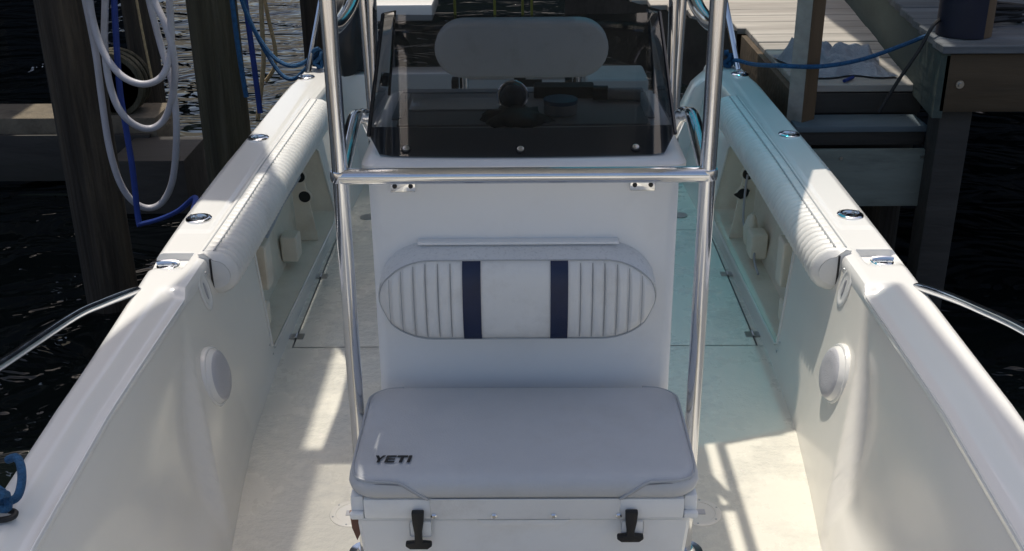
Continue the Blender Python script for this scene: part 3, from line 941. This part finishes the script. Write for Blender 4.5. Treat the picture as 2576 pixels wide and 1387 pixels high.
# ================================================================== COOLER
cool = empty('cooler', 'large white marine ice chest with padded seat cushion in front of the console', 'cooler', (0, 2.27, 0))
ox = -.004
part('body', box(ox - .378, ox + .378, 2.066, 2.49, .004, .368, .022, 3, taper=.92), 'cooler', cool)
part('front_lip', extrude_poly([(ox - .105, .3675), (ox + .105, .3675), (ox + .088, .350), (ox - .088, .350)], 2.056, 2.072, .004, 'xz'), 'cooler', cool)
lid = part('lid', box(ox - .357, ox + .357, 2.054, 2.492, .372, .424, .007, 2), 'cooler', cool)
for s in (-1, 1):
    part('lid_corner', box(min(ox + s * .3575, ox + s * .388), max(ox + s * .3575, ox + s * .388), 2.068, 2.49, .3725, .4235, .009, 2), 'cooler', lid)
    part('corner_step', box(min(ox + s * .3575, ox + s * .389), max(ox + s * .3575, ox + s * .389), 2.0545, 2.068, .3722, .386, .004, 2), 'cooler', lid)
part('lid_rim', box(ox - .386, ox + .386, 2.0575, 2.49, .3685, .3716, .001, 1), 'cooler', lid)
# cushion
def rrect(hx, y0, y1, r_, z, cx=ox, n=8):
    out_ = []
    for (ccx, cy, a0) in ((cx + hx - r_, y0 + r_, -90), (cx + hx - r_, y1 - r_, 0), (cx - hx + r_, y1 - r_, 90), (cx - hx + r_, y0 + r_, 180)):
        for k in range(n + 1):
            a = R(a0 + 90 * k / n)
            out_.append((ccx + r_ * math.cos(a), cy + r_ * math.sin(a), z))
    return out_
ringz = [(.425, .012), (.428, .003), (.436, -.003), (.450, -.006), (.464, -.004), (.474, .002), (.480, .010), (.484, .020), (.4865, .045), (.489, .09), (.491, .14), (.492, .185)]
rings = []
for z, ins in ringz:
    hx = .386 - ins
    rings.append(rrect(hx, 2.052 + ins, 2.462 - ins * .9, max(.02, .058 - ins * .25), z))
n = len(rings[0])
v = [p for r_ in rings for p in r_]
f = []
for i in range(len(rings) - 1):
    for k in range(n):
        f.append((i * n + k, i * n + (k + 1) % n, (i + 1) * n + (k + 1) % n, (i + 1) * n + k))
f.append(tuple((len(rings) - 1) * n + k for k in range(n)))
f.append(tuple(range(n))[::-1])
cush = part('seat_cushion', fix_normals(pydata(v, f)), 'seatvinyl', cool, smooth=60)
# piping: along sides and front corners, then slanting down the front
for dz, rad in ((0, .0034), (-.007, .0016)):
    for s in (-1, 1):
        path = [(ox + s * .30, 2.458, .4785 + dz), (ox + s * .345, 2.448, .4785 + dz), (ox + s * .378, 2.415, .4785 + dz), (ox + s * .3825, 2.36, .478 + dz), (ox + s * .3835, 2.20, .477 + dz), (ox + s * .3825, 2.12, .476 + dz), (ox + s * .374, 2.075, .475 + dz), (ox + s * .345, 2.0545, .474 + dz), (ox + s * .30, 2.0495, .474 + dz), (ox + s * .278, 2.0485, .473 + dz)]
        p2 = spline(path, 6) + [Vector((ox + s * (.262 - dz * .8), 2.0470, .466)), Vector((ox + s * (.24 - dz * .8), 2.0455, .450)), Vector((ox + s * (.222 - dz * .8), 2.0475, .436)), Vector((ox + s * (.212 - dz * .8), 2.0500, .427))]
        part('piping', tube(p2, rad, 6), 'welt' if dz == 0 else 'seam', cush)
part('front_flap', box(ox - .208, ox + .214, 2.0505, 2.0535, .3735, .427, .0012, 1), 'vinyl', cush)
for x in (-.216 + .012, -.07, .062, .207):
    part('snap', lathe([(.0072, 0), (.0068, .004), (.004, .0065)], 14, (0, -1, 0), (x, 2.0505, .384)), 'chrome', cush)
# lettering on the cushion top
def letters():
    bm = bmesh.new()
    def quad(*p):
        bm.faces.new([bm.verts.new((a, b, 0)) for a, b in p])
    def rect(x0, y0, x1, y1):
        quad((x0, y0), (x1, y0), (x1, y1), (x0, y1))
    x = 0.0
    quad((x, 1), (x + .37, .42), (x + .63, .42), (x + .32, 1)); quad((x + .42, .5), (x + .63, .42), (x + 1.0, 1), (x + .70, 1)); rect(x + .36, 0, x + .64, .46)
    x = 1.08
    rect(x, 0, x + .29, 1); rect(x + .29, 0, x + .93, .22); rect(x + .29, .40, x + .88, .60); rect(x + .29, .78, x + .93, 1)
    x = 2.09
    rect(x, .74, x + 1.0, 1); rect(x + .35, 0, x + .65, .74)
    x = 3.17
    rect(x, 0, x + .30, 1)
    me = bpy.data.meshes.new('letters'); bm.to_mesh(me); bm.free()
    for v_ in me.vertices:
        a, b = v_.co.x / 3.47, v_.co.y
        v_.co = Vector((-.339 + .083 * a + .004 * (b - .5), 2.102 + .029 * b, .4905))
    return me
part('lettering', letters(), 'black', cush, smooth=0)
# T-handle rubber latches
for (x, zb) in ((-.240, .308), (.234, .326)):
    po = [(x - .013, .401), (x + .015, .401), (x + .013, .372), (x + .0085, .345), (x + .0085, zb + .012), (x + .029, zb + .010), (x + .030, zb + .002), (x + .020, zb - .006), (x - .020, zb - .006), (x - .030, zb + .002), (x - .029, zb + .010), (x - .0085, zb + .012), (x - .0085, .345), (x - .012, .372)]
    part('latch', extrude_poly(po, 2.036, 2.050, .003, 'xz'), 'black', cool)
    part('latch_seat', box(x - .02, x + .03, 2.052, 2.058, .325, .366, .006, 2), 'cooler', cool)
part('leather_tag', extrude_poly([(-.405, .345), (-.378, .345), (-.376, .30), (-.392, .265), (-.402, .30)], 2.12, 2.126, 0, 'xz'), 'brown', cool)

# ================================================================== THINGS ON THE DASH
tub = empty('tub', 'short blue round tub behind the smoked windshield', 'tub', (.10, 2.93, 1.0665))
part('wall', lathe([(.040, 0), (.044, .003), (.045, .026), (.043, .03)], 24, (0, 0, 1), (.10, 2.90, 1.0665)), 'gasket', tub)
part('cap', lathe([(.0455, .03), (.0455, .040), (.03, .042)], 24, (0, 0, 1), (.10, 2.90, 1.0665)), 'blue', tub)
rag = link('cloth_heap', lathe([(.085, 0), (.078, .010), (.06, .020), (.03, .025), (.008, .027)], 40, (0, 0, 1), (0, 0, 0)), 'bag', None, (-.02, 2.84, 1.0662))
for v_ in rag.data.vertices:
    v_.co *= 1 + .4 * noise.noise(v_.co * 42)
    v_.co.z = max(0, v_.co.z)
tag(rag, 'crumpled dark cloth heap on the dash in front of the compass', 'cloth')
fl = empty('flashlight', 'dark cylindrical torch lying at the right end of the dash', 'torch', (.27, 3.03, 1.0665))
part('barrel', tube([(.235, 3.03, 1.0835), (.325, 3.02, 1.0835)], .016, 14), 'dash', fl)
part('head', tube([(.195, 3.034, 1.0875), (.235, 3.03, 1.0875)], .020, 14), 'smoke_edge', fl)
bx_ = link('black_box', box(.03, .20, 3.05, 3.11, 1.0662, 1.10, .006), 'black')
tag(bx_, 'low black box on the dash behind the blue tub', 'box')

# ================================================================== STERN BITS
bag = lathe([(.02, -.02), (.13, 0), (.16, .10), (.15, .22), (.10, .32), (.03, .36)], 28, (0, 0, 1), (0, 0, 0), .75)
for v_ in bag.vertices:
    v_.co += Vector((noise.noise(v_.co * 9), noise.noise(v_.co * 9 + Vector((5, 1, 2))), noise.noise(v_.co * 9 + Vector((1, 7, 3))))) * .045 + v_.co.normalized() * .05 * noise.noise(v_.co * 22)
    v_.co.z = max(-.005, v_.co.z)
tag(link('duffel_bag', bag, 'bag', None, (-.86, 5.56, .562), smooth=60), 'crumpled black bag on the stern corner behind the console', 'bag')

def rope_obj(name, pts, r, m, label, cat, group=None, sm=8, seg=8):
    o = link(name, tube(pts, r, seg, sm=sm), m)
    return tag(o, label, cat, group)

# ================================================================== DOCK ON THE RIGHT
def plank_set(parent, x0, x1, y0, y1, z, wd, gap, m, skew=0.0, th=.035, xfun=None):
    y = y0
    i = 0
    base = None
    while y + wd <= y1 + 1e-6:
        a = x0 + skew * (y - y0) + random.uniform(-.012, .012)
        b = x1 + random.uniform(-.012, .012)
        if xfun: a, b = xfun(y, a, b)
        dz = random.uniform(-.003, .003)
        me = box(a, b, y, y + wd, z - th + dz, z + dz, .004, 1)
        o = part('plank', me, m, parent)
        y += wd + gap
        i += 1

dk = empty('low_dock', 'low sunlit finger dock of grey planks with a towel on it', 'dock', (1.7, 5.0, WZ))
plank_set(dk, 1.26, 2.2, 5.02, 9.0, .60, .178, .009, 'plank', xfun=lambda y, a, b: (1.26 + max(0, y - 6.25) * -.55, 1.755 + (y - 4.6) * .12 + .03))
part('edge_board', box(1.225, 1.258, 5.03, 6.25, .30, .575, .005), 'timber', dk)
part('fascia_board', box(1.26, 1.83, 5.01, 5.045, .47, .562, .004), 'dark', dk)
part('crossbeam', box(1.24, 1.84, 5.06, 5.2, .28, .46, .008), 'dark', dk)
sb = part('stair_tread', box(1.215, 1.80, 4.80, 5.0, .440, .468, .006), 'step', dk)
part('stair_face', box(1.235, 1.80, 4.83, 4.865, .372, .438, .004), 'dark', dk)
part('stair_apron', box(1.235, 1.83, 4.77, 4.80, .10, .368, .006), 'apron', dk)
part('bolt', lathe([(.008, 0), (.007, .005)], 10, (0, -1, 0), (1.42, 4.77, .33)), 'screw', dk)
part('bolt', lathe([(.008, 0), (.007, .005)], 10, (0, -1, 0), (1.78, 4.77, .335)), 'screw', dk)
for (x, y) in ((1.40, 5.9), (1.75, 5.12), (1.5, 7.6)):
    part('support_post', lathe([(.09, -2.0), (.085, 0)], 16, (0, 0, 1), (x, y, .555 if y > 5.3 else .27)), 'pile', dk)
# lower cross dock reaching behind the stern
part('fascia_board', pydata([(1.20, 6.24, .60), (.30, 7.9, .60), (.30, 7.9, .20), (1.20, 6.24, .20)], [(0, 1, 2, 3)]), 'dark', dk, smooth=0)

hd = empty('high_dock', 'higher wooden dock with bolted brown fascia board at right', 'dock', (2.2, 4.6, WZ))
def bx_(y): return 1.735 + (y - 4.6) * .12
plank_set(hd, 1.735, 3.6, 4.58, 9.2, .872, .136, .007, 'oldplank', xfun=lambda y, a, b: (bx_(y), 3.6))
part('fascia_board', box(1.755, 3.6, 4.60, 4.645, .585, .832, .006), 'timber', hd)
v = []
for (y0, y1) in ((4.60, 9.2),):
    v = [(bx_(y0), y0, .835), (bx_(y1), y1, .835), (bx_(y1), y1, .50), (bx_(y0), y0, .56), (bx_(y0) + .04, y0, .835), (bx_(y1) + .04, y1, .835), (bx_(y1) + .04, y1, .50), (bx_(y0) + .04, y0, .56)]
part('side_beam', fix_normals(pydata(v, [(0, 1, 2, 3), (4, 7, 6, 5), (0, 4, 5, 1), (3, 2, 6, 7), (0, 3, 7, 4), (1, 5, 6, 2)])), 'green', hd, smooth=0)
part('corner_post', box(1.79, 1.93, 4.66, 4.80, WZ - .6, .834, .012), 'dark', hd)
part('bolt_washer', lathe([(.018, 0), (.017, .004)], 18, (0, -1, 0), (1.83, 4.60, .705)), 'screw', hd)
part('bolt_head', lathe([(.010, .004), (.009, .012)], 6, (0, -1, 0), (1.83, 4.60, .705)), 'screw', hd)
part('support_post', lathe([(.11, -2.0), (.105, 0)], 16, (0, 0, 1), (3.2, 5.2, .835)), 'pile', hd)

dp_ = empty('dock_post', 'brown square timber post rising beside the stern of the boat', 'post', (1.245, 4.93, WZ))
pm = box(-.045, .045, -.045, .045, WZ - .5, 2.6, .006)
pm.transform(Matrix.Translation((1.262, 4.93, 0)) @ Matrix.Rotation(R(40), 4, 'Z'))
part('post_timber', pm, 'timberv', dp_)
pm = box(-.048, -.046, -.04, .04, WZ, 2.6, 0)
pm.transform(Matrix.Translation((1.262, 4.93, 0)) @ Matrix.Rotation(R(40), 4, 'Z'))
part('grey_face', pm, 'plank', dp_, smooth=0)

# wrapped piling on the high dock
wp = empty('wrapped_piling', 'round piling half covered by a navy bumper on the high dock', 'piling', (1.885, 4.80, .874))
part('trunk', lathe([(.110, 0), (.108, 1.8)], 24, (0, 0, 1), (1.895, 4.80, .874)), 'timberv', wp)
rows = []
for z in (.876, 1.2, 1.7, 2.3):
    rows.append([(1.895 + .118 * math.cos(R(a)), 4.80 + .118 * math.sin(R(a)), z) for a in range(110, 291, 10)])
part('navy_bumper', fix_normals(grid(rows)), 'tarp', wp)
# towel heaped on the low dock
rows = []
for j in range(26):
    row = []
    for i in range(46):
        u, v_ = i / 45, j / 25
        x = 1.29 + .46 * u + .03 * math.sin(v_ * 5 + u * 3)
        y = 5.13 + .46 * v_ + .05 * noise.noise(Vector((u * 3, v_ * 2, 4)))
        e = min(1, min(u, 1 - u, v_, 1 - v_) * 9)
        h = .008 + e * (.085 * abs(noise.noise(Vector((u * 5.5, v_ * 4, 1.3)))) + .16 * smooth01(v_ * 1.3) * abs(noise.noise(Vector((u * 3.2, v_ * 2.2, 7)))) + .018 * abs(noise.noise(Vector((u * 14, v_ * 11, 2)))))
        row.append((x, y, h))
    rows.append(row)
tw = fix_normals(grid(rows)); tw.transform(Matrix.Translation((0, 0, .603)))
tag(link('towel', tw, 'towel', smooth=80), 'crumpled pale blue grey towel on the low dock planks', 'towel')
pen = link('marker_pen', tube([(1.475, 5.045, .612), (1.535, 5.115, .612)], .008, 8), 'strap')
tag(pen, 'small dark blue marker lying in front of the towel', 'marker')
# ropes at right
rope_obj('mooring_rope', [(1.05, 5.56, .57), (1.058, 5.500, 0.607), (1.117, 5.350, 0.621), (1.126, 4.850, 0.731), (1.301, 4.850, 0.726), (1.474, 4.860, 0.750), (1.631, 4.880, 0.797), (1.778, 4.900, 0.851)], .010, 'rope', 'blue mooring rope sagging from stern cleat to the wrapped piling', 'rope')
rope_obj('rope_wrap', [(1.782, 4.880, 0.838), (1.881, 4.860, 0.817), (1.973, 4.880, 0.833), (2.066, 4.950, 0.849)], .011, 'rope', 'blue rope turn around the foot of the wrapped piling', 'rope')
knot = tube([(1.02 + .03 * math.cos(t) + .01 * math.sin(3 * t), 5.55 + .03 * math.sin(t), .575 + .02 * math.sin(2.3 * t) + .012 * t / 4) for t in [k * .35 for k in range(50)]], .010, 8)
tag(link('rope_knot', knot, 'rope'), 'blue rope hitched round the right stern cleat', 'rope')
rope_obj('black_line', [(1.845, 4.880, 0.937), (1.742, 4.750, 0.926), (1.680, 4.720, 0.818), (1.615, 4.720, 0.699), (1.554, 4.740, 0.550)], .008, 'black', 'black line hanging from the high dock in front of the steps', 'rope')
pts_ = []
for k in range(60):
    a = k * .42
    pts_.append((2.12 + (.10 + .02 * math.sin(k)) * math.cos(a), 5.02 + (.07 + .015 * math.cos(k * 1.3)) * math.sin(a), .885 + .0012 * k + .006 * math.sin(k * .7)))
tag(link('rope_coil', tube(pts_, .012, 8), 'black'), 'small heap of black rope on the high dock planks', 'rope')

# ================================================================== LEFT SIDE
def piling(x, y, r, m, label, top=3.2, seg=26):
    prof = [(r * 1.03, WZ - 1.2), (r * 1.01, 0), (r, 1.5), (r * .98, top)]
    rows = []
    H = [WZ - 1.2 + (top - WZ + 1.2) * k / 30 for k in range(31)]
    for z in H:
        row = []
        for k in range(seg):
            a = 2 * math.pi * k / seg
            q = r * (1 + .05 * noise.noise(Vector((math.cos(a) * 2.5 + x, math.sin(a) * 2.5, z * .35))) + .022 * noise.noise(Vector((math.cos(a) * 9, math.sin(a) * 9 + x, z * .5))))
            row.append((q * math.cos(a), q * math.sin(a), z - WZ))
        rows.append(row)
    me = grid(rows, True)
    bm = bmesh.new(); bm.from_mesh(me); bmesh.ops.holes_fill(bm, edges=bm.edges); bm.to_mesh(me); bm.free()
    o = link('piling', fix_normals(me), m, None, (x, y, WZ), smooth=60)
    tag(o, label, 'piling', 'pilings along the left side')
piling(-2.02, 4.95, .122, 'pile', 'thick dark piling nearest the boat with white hose hanging beside it')
piling(-1.60, 5.80, .128, 'pile2', 'greenish piling close to the stern with blue ropes beside it')
piling(-2.50, 7.30, .100, 'pile', 'slim dark piling seen through the hanging hose loops')
piling(-1.66, 8.80, .075, 'pile', 'thin dark far piling beside the bright water behind the stern rope')

bmx = empty('timber_beam', 'weathered horizontal beam with a sunlit top left of the pilings', 'beam', (-3.6, 6.85, WZ))
part('beam_body', box(-6.5, -2.28, 6.70, 7.06, -.36, 0.0, .015, 2), 'oldbeam', bmx)
part('beam_waler', box(-6.5, -2.32, 6.66, 6.698, -.40, -.10, .006), 'dark', bmx)
dr = empty('cable_drum', 'grooved round drum sitting on the beam between hose loops', 'drum', (-2.53, 6.86, 0.0))
for k in range(3):
    part('drum_flange', lathe([(.20, 0), (.205, .01), (.205, .03), (.20, .04)], 36, (0, 1, 0), (-2.55, 6.76 + k * .07, .185)), 'pile2', dr)
part('drum_core', lathe([(.17, 0), (.17, .2)], 30, (0, 1, 0), (-2.55, 6.76, .185)), 'dark', dr)
blk = link('concrete_block', box(-2.42, -1.98, 6.2, 6.7, WZ - .4, -.12, .015), 'dark')
tag(blk, 'dark block standing in the water below the hose loops', 'block')

# white hose in three loops
hA = [(-1.780, 4.660, 1.168), (-1.800, 4.685, 1.068), (-1.799, 4.687, 0.965), (-1.766, 4.664, 0.848), (-1.698, 4.637, 0.760), (-1.612, 4.631, 0.724), (-1.538, 4.652, 0.745), (-1.499, 4.680, 0.817), (-1.480, 4.690, 0.916), (-1.463, 4.672, 1.067), (-1.445, 4.644, 1.168)]
hB = [(-1.726, 4.710, 1.160), (-1.752, 4.735, 1.059), (-1.783, 4.737, 0.891), (-1.784, 4.714, 0.760), (-1.764, 4.687, 0.653), (-1.729, 4.681, 0.572), (-1.678, 4.702, 0.516), (-1.625, 4.730, 0.504), (-1.572, 4.740, 0.544), (-1.525, 4.722, 0.634), (-1.490, 4.694, 0.737), (-1.478, 4.680, 0.851), (-1.502, 4.694, 0.965), (-1.542, 4.723, 1.059), (-1.551, 4.740, 1.154)]
hC = [(-1.843, 4.760, 1.153), (-1.856, 4.785, 1.051), (-1.849, 4.787, 0.830), (-1.846, 4.764, 0.625), (-1.837, 4.737, 0.415), (-1.814, 4.731, 0.259), (-1.778, 4.752, 0.157), (-1.725, 4.780, 0.110), (-1.661, 4.790, 0.129), (-1.598, 4.772, 0.219), (-1.552, 4.744, 0.356), (-1.520, 4.730, 0.542), (-1.522, 4.744, 0.707), (-1.556, 4.773, 0.848), (-1.586, 4.790, 1.048), (-1.581, 4.780, 1.148)]
for nm, h in (('shortest', hA), ('middle', hB), ('longest', hC)):
    rope_obj('hose', h, .0150, 'hose', {'shortest': 'uppermost short loop of white hose hanging on the near piling', 'middle': 'middle loop of white hose hanging on the near piling', 'longest': 'longest loop of white hose reaching down almost to the water'}[nm], 'hose', 'white hose loops', sm=8, seg=12)
rope_obj('blue_strap', [(-1.713, 4.750, 1.121), (-1.731, 4.750, 0.956), (-1.751, 4.740, 0.683), (-1.743, 4.720, 0.493), (-1.735, 4.700, 0.316), (-1.736, 4.680, 0.116), (-1.726, 4.660, 0.066)], [.014] * 49, 'strap', 'wide dark blue strap hanging down the near piling', 'strap')
rope_obj('blue_rope', [(-1.666, 4.500, 0.138), (-1.474, 4.200, 0.275), (-1.290, 3.900, 0.424), (-1.158, 3.700, 0.546), (-1.15, 3.55, .50)], .010, 'strap', 'blue line running from the near piling to the hull side', 'rope')
rope_obj('thin_line', [(-1.713, 5.000, 1.047), (-1.705, 5.000, 0.853), (-1.691, 5.000, 0.635)], .006, 'tanrope', 'thin tan line slanting behind the upper hose loop', 'rope')
# lines by the second piling
rope_obj('blue_rope', [(-1.442, 5.600, 0.963), (-1.433, 5.580, 0.711), (-1.418, 5.560, 0.514), (-1.409, 5.550, 0.424)], .013, 'rope', 'blue rope hanging straight down beside the greenish piling', 'rope')
rope_obj('blue_rope', [(-1.416, 5.750, 0.938), (-1.404, 5.740, 0.678), (-1.394, 5.720, 0.516), (-1.383, 5.700, 0.299)], .015, 'strap', 'thick dark blue rope hanging right of the greenish piling', 'rope')
rope_obj('stern_line', [(-1.408, 5.620, 0.959), (-1.385, 5.620, 0.842), (-1.337, 5.620, 0.722), (-1.259, 5.600, 0.615), (-1.177, 5.580, 0.577), (-1.104, 5.570, 0.595), (-1.035, 5.570, 0.647)], .011, 'rope', 'upper of two blue stern lines drooping to the left stern cleat', 'rope')
rope_obj('stern_line', [(-1.406, 5.660, 0.953), (-1.378, 5.660, 0.795), (-1.314, 5.660, 0.633), (-1.239, 5.640, 0.518), (-1.171, 5.620, 0.501), (-1.097, 5.600, 0.563), (-1.032, 5.580, 0.632)], .011, 'rope', 'lower of two blue stern lines drooping to the left stern cleat', 'rope')
knot = tube([(-1.02 + .03 * math.cos(t) + .01 * math.sin(3 * t), 5.55 + .03 * math.sin(t), .58 + .02 * math.sin(2.3 * t) + .018 * t / 4) for t in [k * .35 for k in range(50)]], .010, 8)
tag(link('rope_knot', knot, 'rope'), 'blue rope hitched round the left stern cleat', 'rope')
rope_obj('tan_rope', [(-1.525, 6.600, 0.799), (-1.539, 6.600, 0.545), (-1.548, 6.600, 0.379), (-1.576, 6.600, 0.222), (-1.621, 6.600, 0.012)], .014, 'tanrope', 'straight tan rope hanging between the greenish piling and stern', 'rope')
rope_obj('tan_rope', [(-1.525, 6.650, 0.791), (-1.506, 6.650, 0.605), (-1.484, 6.650, 0.439), (-1.500, 6.650, 0.319), (-1.561, 6.650, 0.234)], .012, 'tanrope', 'curved tan rope hanging nearest the stern line', 'rope')
# bow line at the lower left
bl = empty('bow_line', 'blue bow line hitched round a cleat on the left gunwale', 'rope', (-1.0, 1.80, zg(1.80)))
zz = zg(1.80) + .012
part('loop', tube([(-1.045, 1.90, zz + .03), (-1.02, 1.885, zz + .045), (-.998, 1.855, zz + .045), (-.985, 1.82, zz + .03), (-.988, 1.795, zz + .012), (-1.01, 1.785, zz + .008), (-1.03, 1.79, zz + .005)], .0085, 10, sm=8), 'rope', bl)
part('hitch', tube([(-1.015 + .022 * math.cos(t), 1.765 + .026 * math.sin(t), zz + .008 + .014 * math.sin(1.7 * t) + .002 * t) for t in [k * .4 for k in range(34)]], .0075, 8), 'rope', bl)
part('black_tail', tube([(-1.02, 1.735, zz), (-.985, 1.75, zz - .004), (-.98, 1.765, zz - .002), (-.995, 1.77, zz)], .006, 8, sm=6), 'black', bl)

# ================================================================== FAR END
ft = empty('white_table', 'white slab table on a grey post beyond the stern', 'table', (-.85, 8.3, WZ))
part('slab', box(-1.45, -.66, 8.25, 8.9, .28, .40, .015), 'gel', ft)
part('table_post', tube([(-1.02, 8.45, WZ - .5), (-1.02, 8.45, .28)], .045, 14), 'welt', ft)
for i, (p, lab) in enumerate((((-0.537, 9.000, 0.177), 'leftmost thin yellow green pole beyond the windshield'), ((-0.223, 9.200, 0.137), 'second thin yellow green pole beyond the windshield'), ((0.005, 9.400, 0.097), 'third thin yellow green pole beyond the windshield'), ((0.083, 9.600, 0.059), 'fourth thin yellow green pole beyond the windshield'), ((0.442, 9.800, 0.018), 'rightmost thin yellow green pole beyond the windshield'))):
    p = Vector(p)
    tag(link('pole', tube([(p.x + .02 * math.sin(i * 2), p.y, WZ - .6), (p.x, p.y, p.z), (p.x - .02, p.y, 2.4)], .011, 8, sm=4), 'yellow'), lab, 'pole', 'thin poles beyond the stern')

bounce_slab = link('bounce_slab', box(-14, 14, -16, -1.9, WZ - 1, .25, .03), 'pale')  # unseen slab added to bounce sunlight onto the console front
tag(bounce_slab, 'unseen pale slab added before the bow to bounce sunlight', None, None, 'structure')
# unseen roofs and far wall added to shade the docks and darken the water
def roof(name, x0, x1, y0, y1, z, label, posts=()):
    o = empty(name, label, 'roof', ((x0 + x1) / 2, (y0 + y1) / 2, WZ))
    part('roof_sheet', box(x0, x1, y0, y1, z, z + .06, 0), 'roof', o)
    for x, y in posts:
        part('roof_post', box(x - .08, x + .08, y - .08, y + .08, WZ - 1, z - .002, .01), 'dark', o)
roof('unseen_shade_roof', -16, -3.45, 5, 18, 4.6, 'unseen dark roof added to darken the water on the left', ((-15, 7), (-15, 17), (-8, 17)))
roof('unseen_shade_roof', -3.447, -2.2, 5, 7.9, 4.6, 'short unseen roof panel added to shade the left beam')
roof('unseen_shade_roof', -3.447, -2.9, 8.3, 18, 4.6, 'long unseen roof panel added beyond the gap that lights the beam')
roof('unseen_shade_roof', 3.7, 16, 7, 18, 4.6, 'unseen dark roof added to darken the water on the right', ((15, 8), (15, 17), (8, 17)))
roof('unseen_dock_shade', 1.55, 3.66, 5.3, 11, 4.6, 'unseen dark roof added to shade the high dock', ((3.5, 5.5), (3.5, 10.8), (2.6, 10.8)))
roof('unseen_dock_shade', .93, 1.52, 5.72, 6.75, 4.6, 'narrow unseen panel added to shade the towel and steps')
fwall = empty('unseen_dark_wall', 'unseen dark wall added for the water to reflect', 'wall', (0, 19, WZ))
for (x0, x1) in ((-18, -6.2), (-2.9, 18)):  # gap between the added panels leaves bright sky for the ripples to mirror
    part('wall_panel', box(x0, x1, 19.0, 19.2, WZ - .5, 7.0, 0), 'roof', fwall)
# unseen shade casters added above both sides, outlines traced back from shadow edges
lz = 4.2
def shade_caster(poly, label, name, m='alu', th=.12):
    o = link(name, extrude_poly(poly, lz, lz + th, 0), m, smooth=0)
    tag(o, label, 'beam' if 'beam' in name else 'awning')
shade_caster([(-.87, .6), (-.87, 4.06), (-.936, 4.06), (-.936, 6.4), (-1.10, 6.4), (-1.10, 4.88), (-1.156, 4.88), (-1.162, 4.24), (-1.306, 3.51), (-1.55, 2.4), (-1.75, .6)], 'unseen sheet added to shade the left bow', 'left_shade_sheet', 'alu', .02)
aw = bpy.data.objects['left_shade_sheet']
vs_, fs_ = [], []
for k in range(228):                                  # added slats thinning the sun over the left floor, too fine to count
    y_ = .62 + k * .0150
    n_ = len(vs_)
    vs_ += [(-.868, y_, lz + .004), (-.685, y_, lz + .004), (-.685, y_ + .0085, lz + .004), (-.868, y_ + .0085, lz + .004)]
    fs_.append((n_, n_ + 1, n_ + 2, n_ + 3))
we = part('sun_slats', pydata(vs_, fs_), 'roof', aw, smooth=0)
we['kind'] = 'stuff'
shade_caster([(-1.45, 5.53), (-1.278, 5.35), (-1.133, 4.895), (-1.198, 4.89), (-1.2, 4.61), (-1.45, 4.64)], 'unseen tab added to shade a patch of the left gunwale', 'left_shade_beam', 'alu')
shade_caster([(.62, -.5), (.85, -.5), (.85, 3.89), (.75, 3.85), (.65, 3.64), (.62, 3.56)], 'unseen beam added to shade the right gunwale', 'right_shade_beam', 'alu')
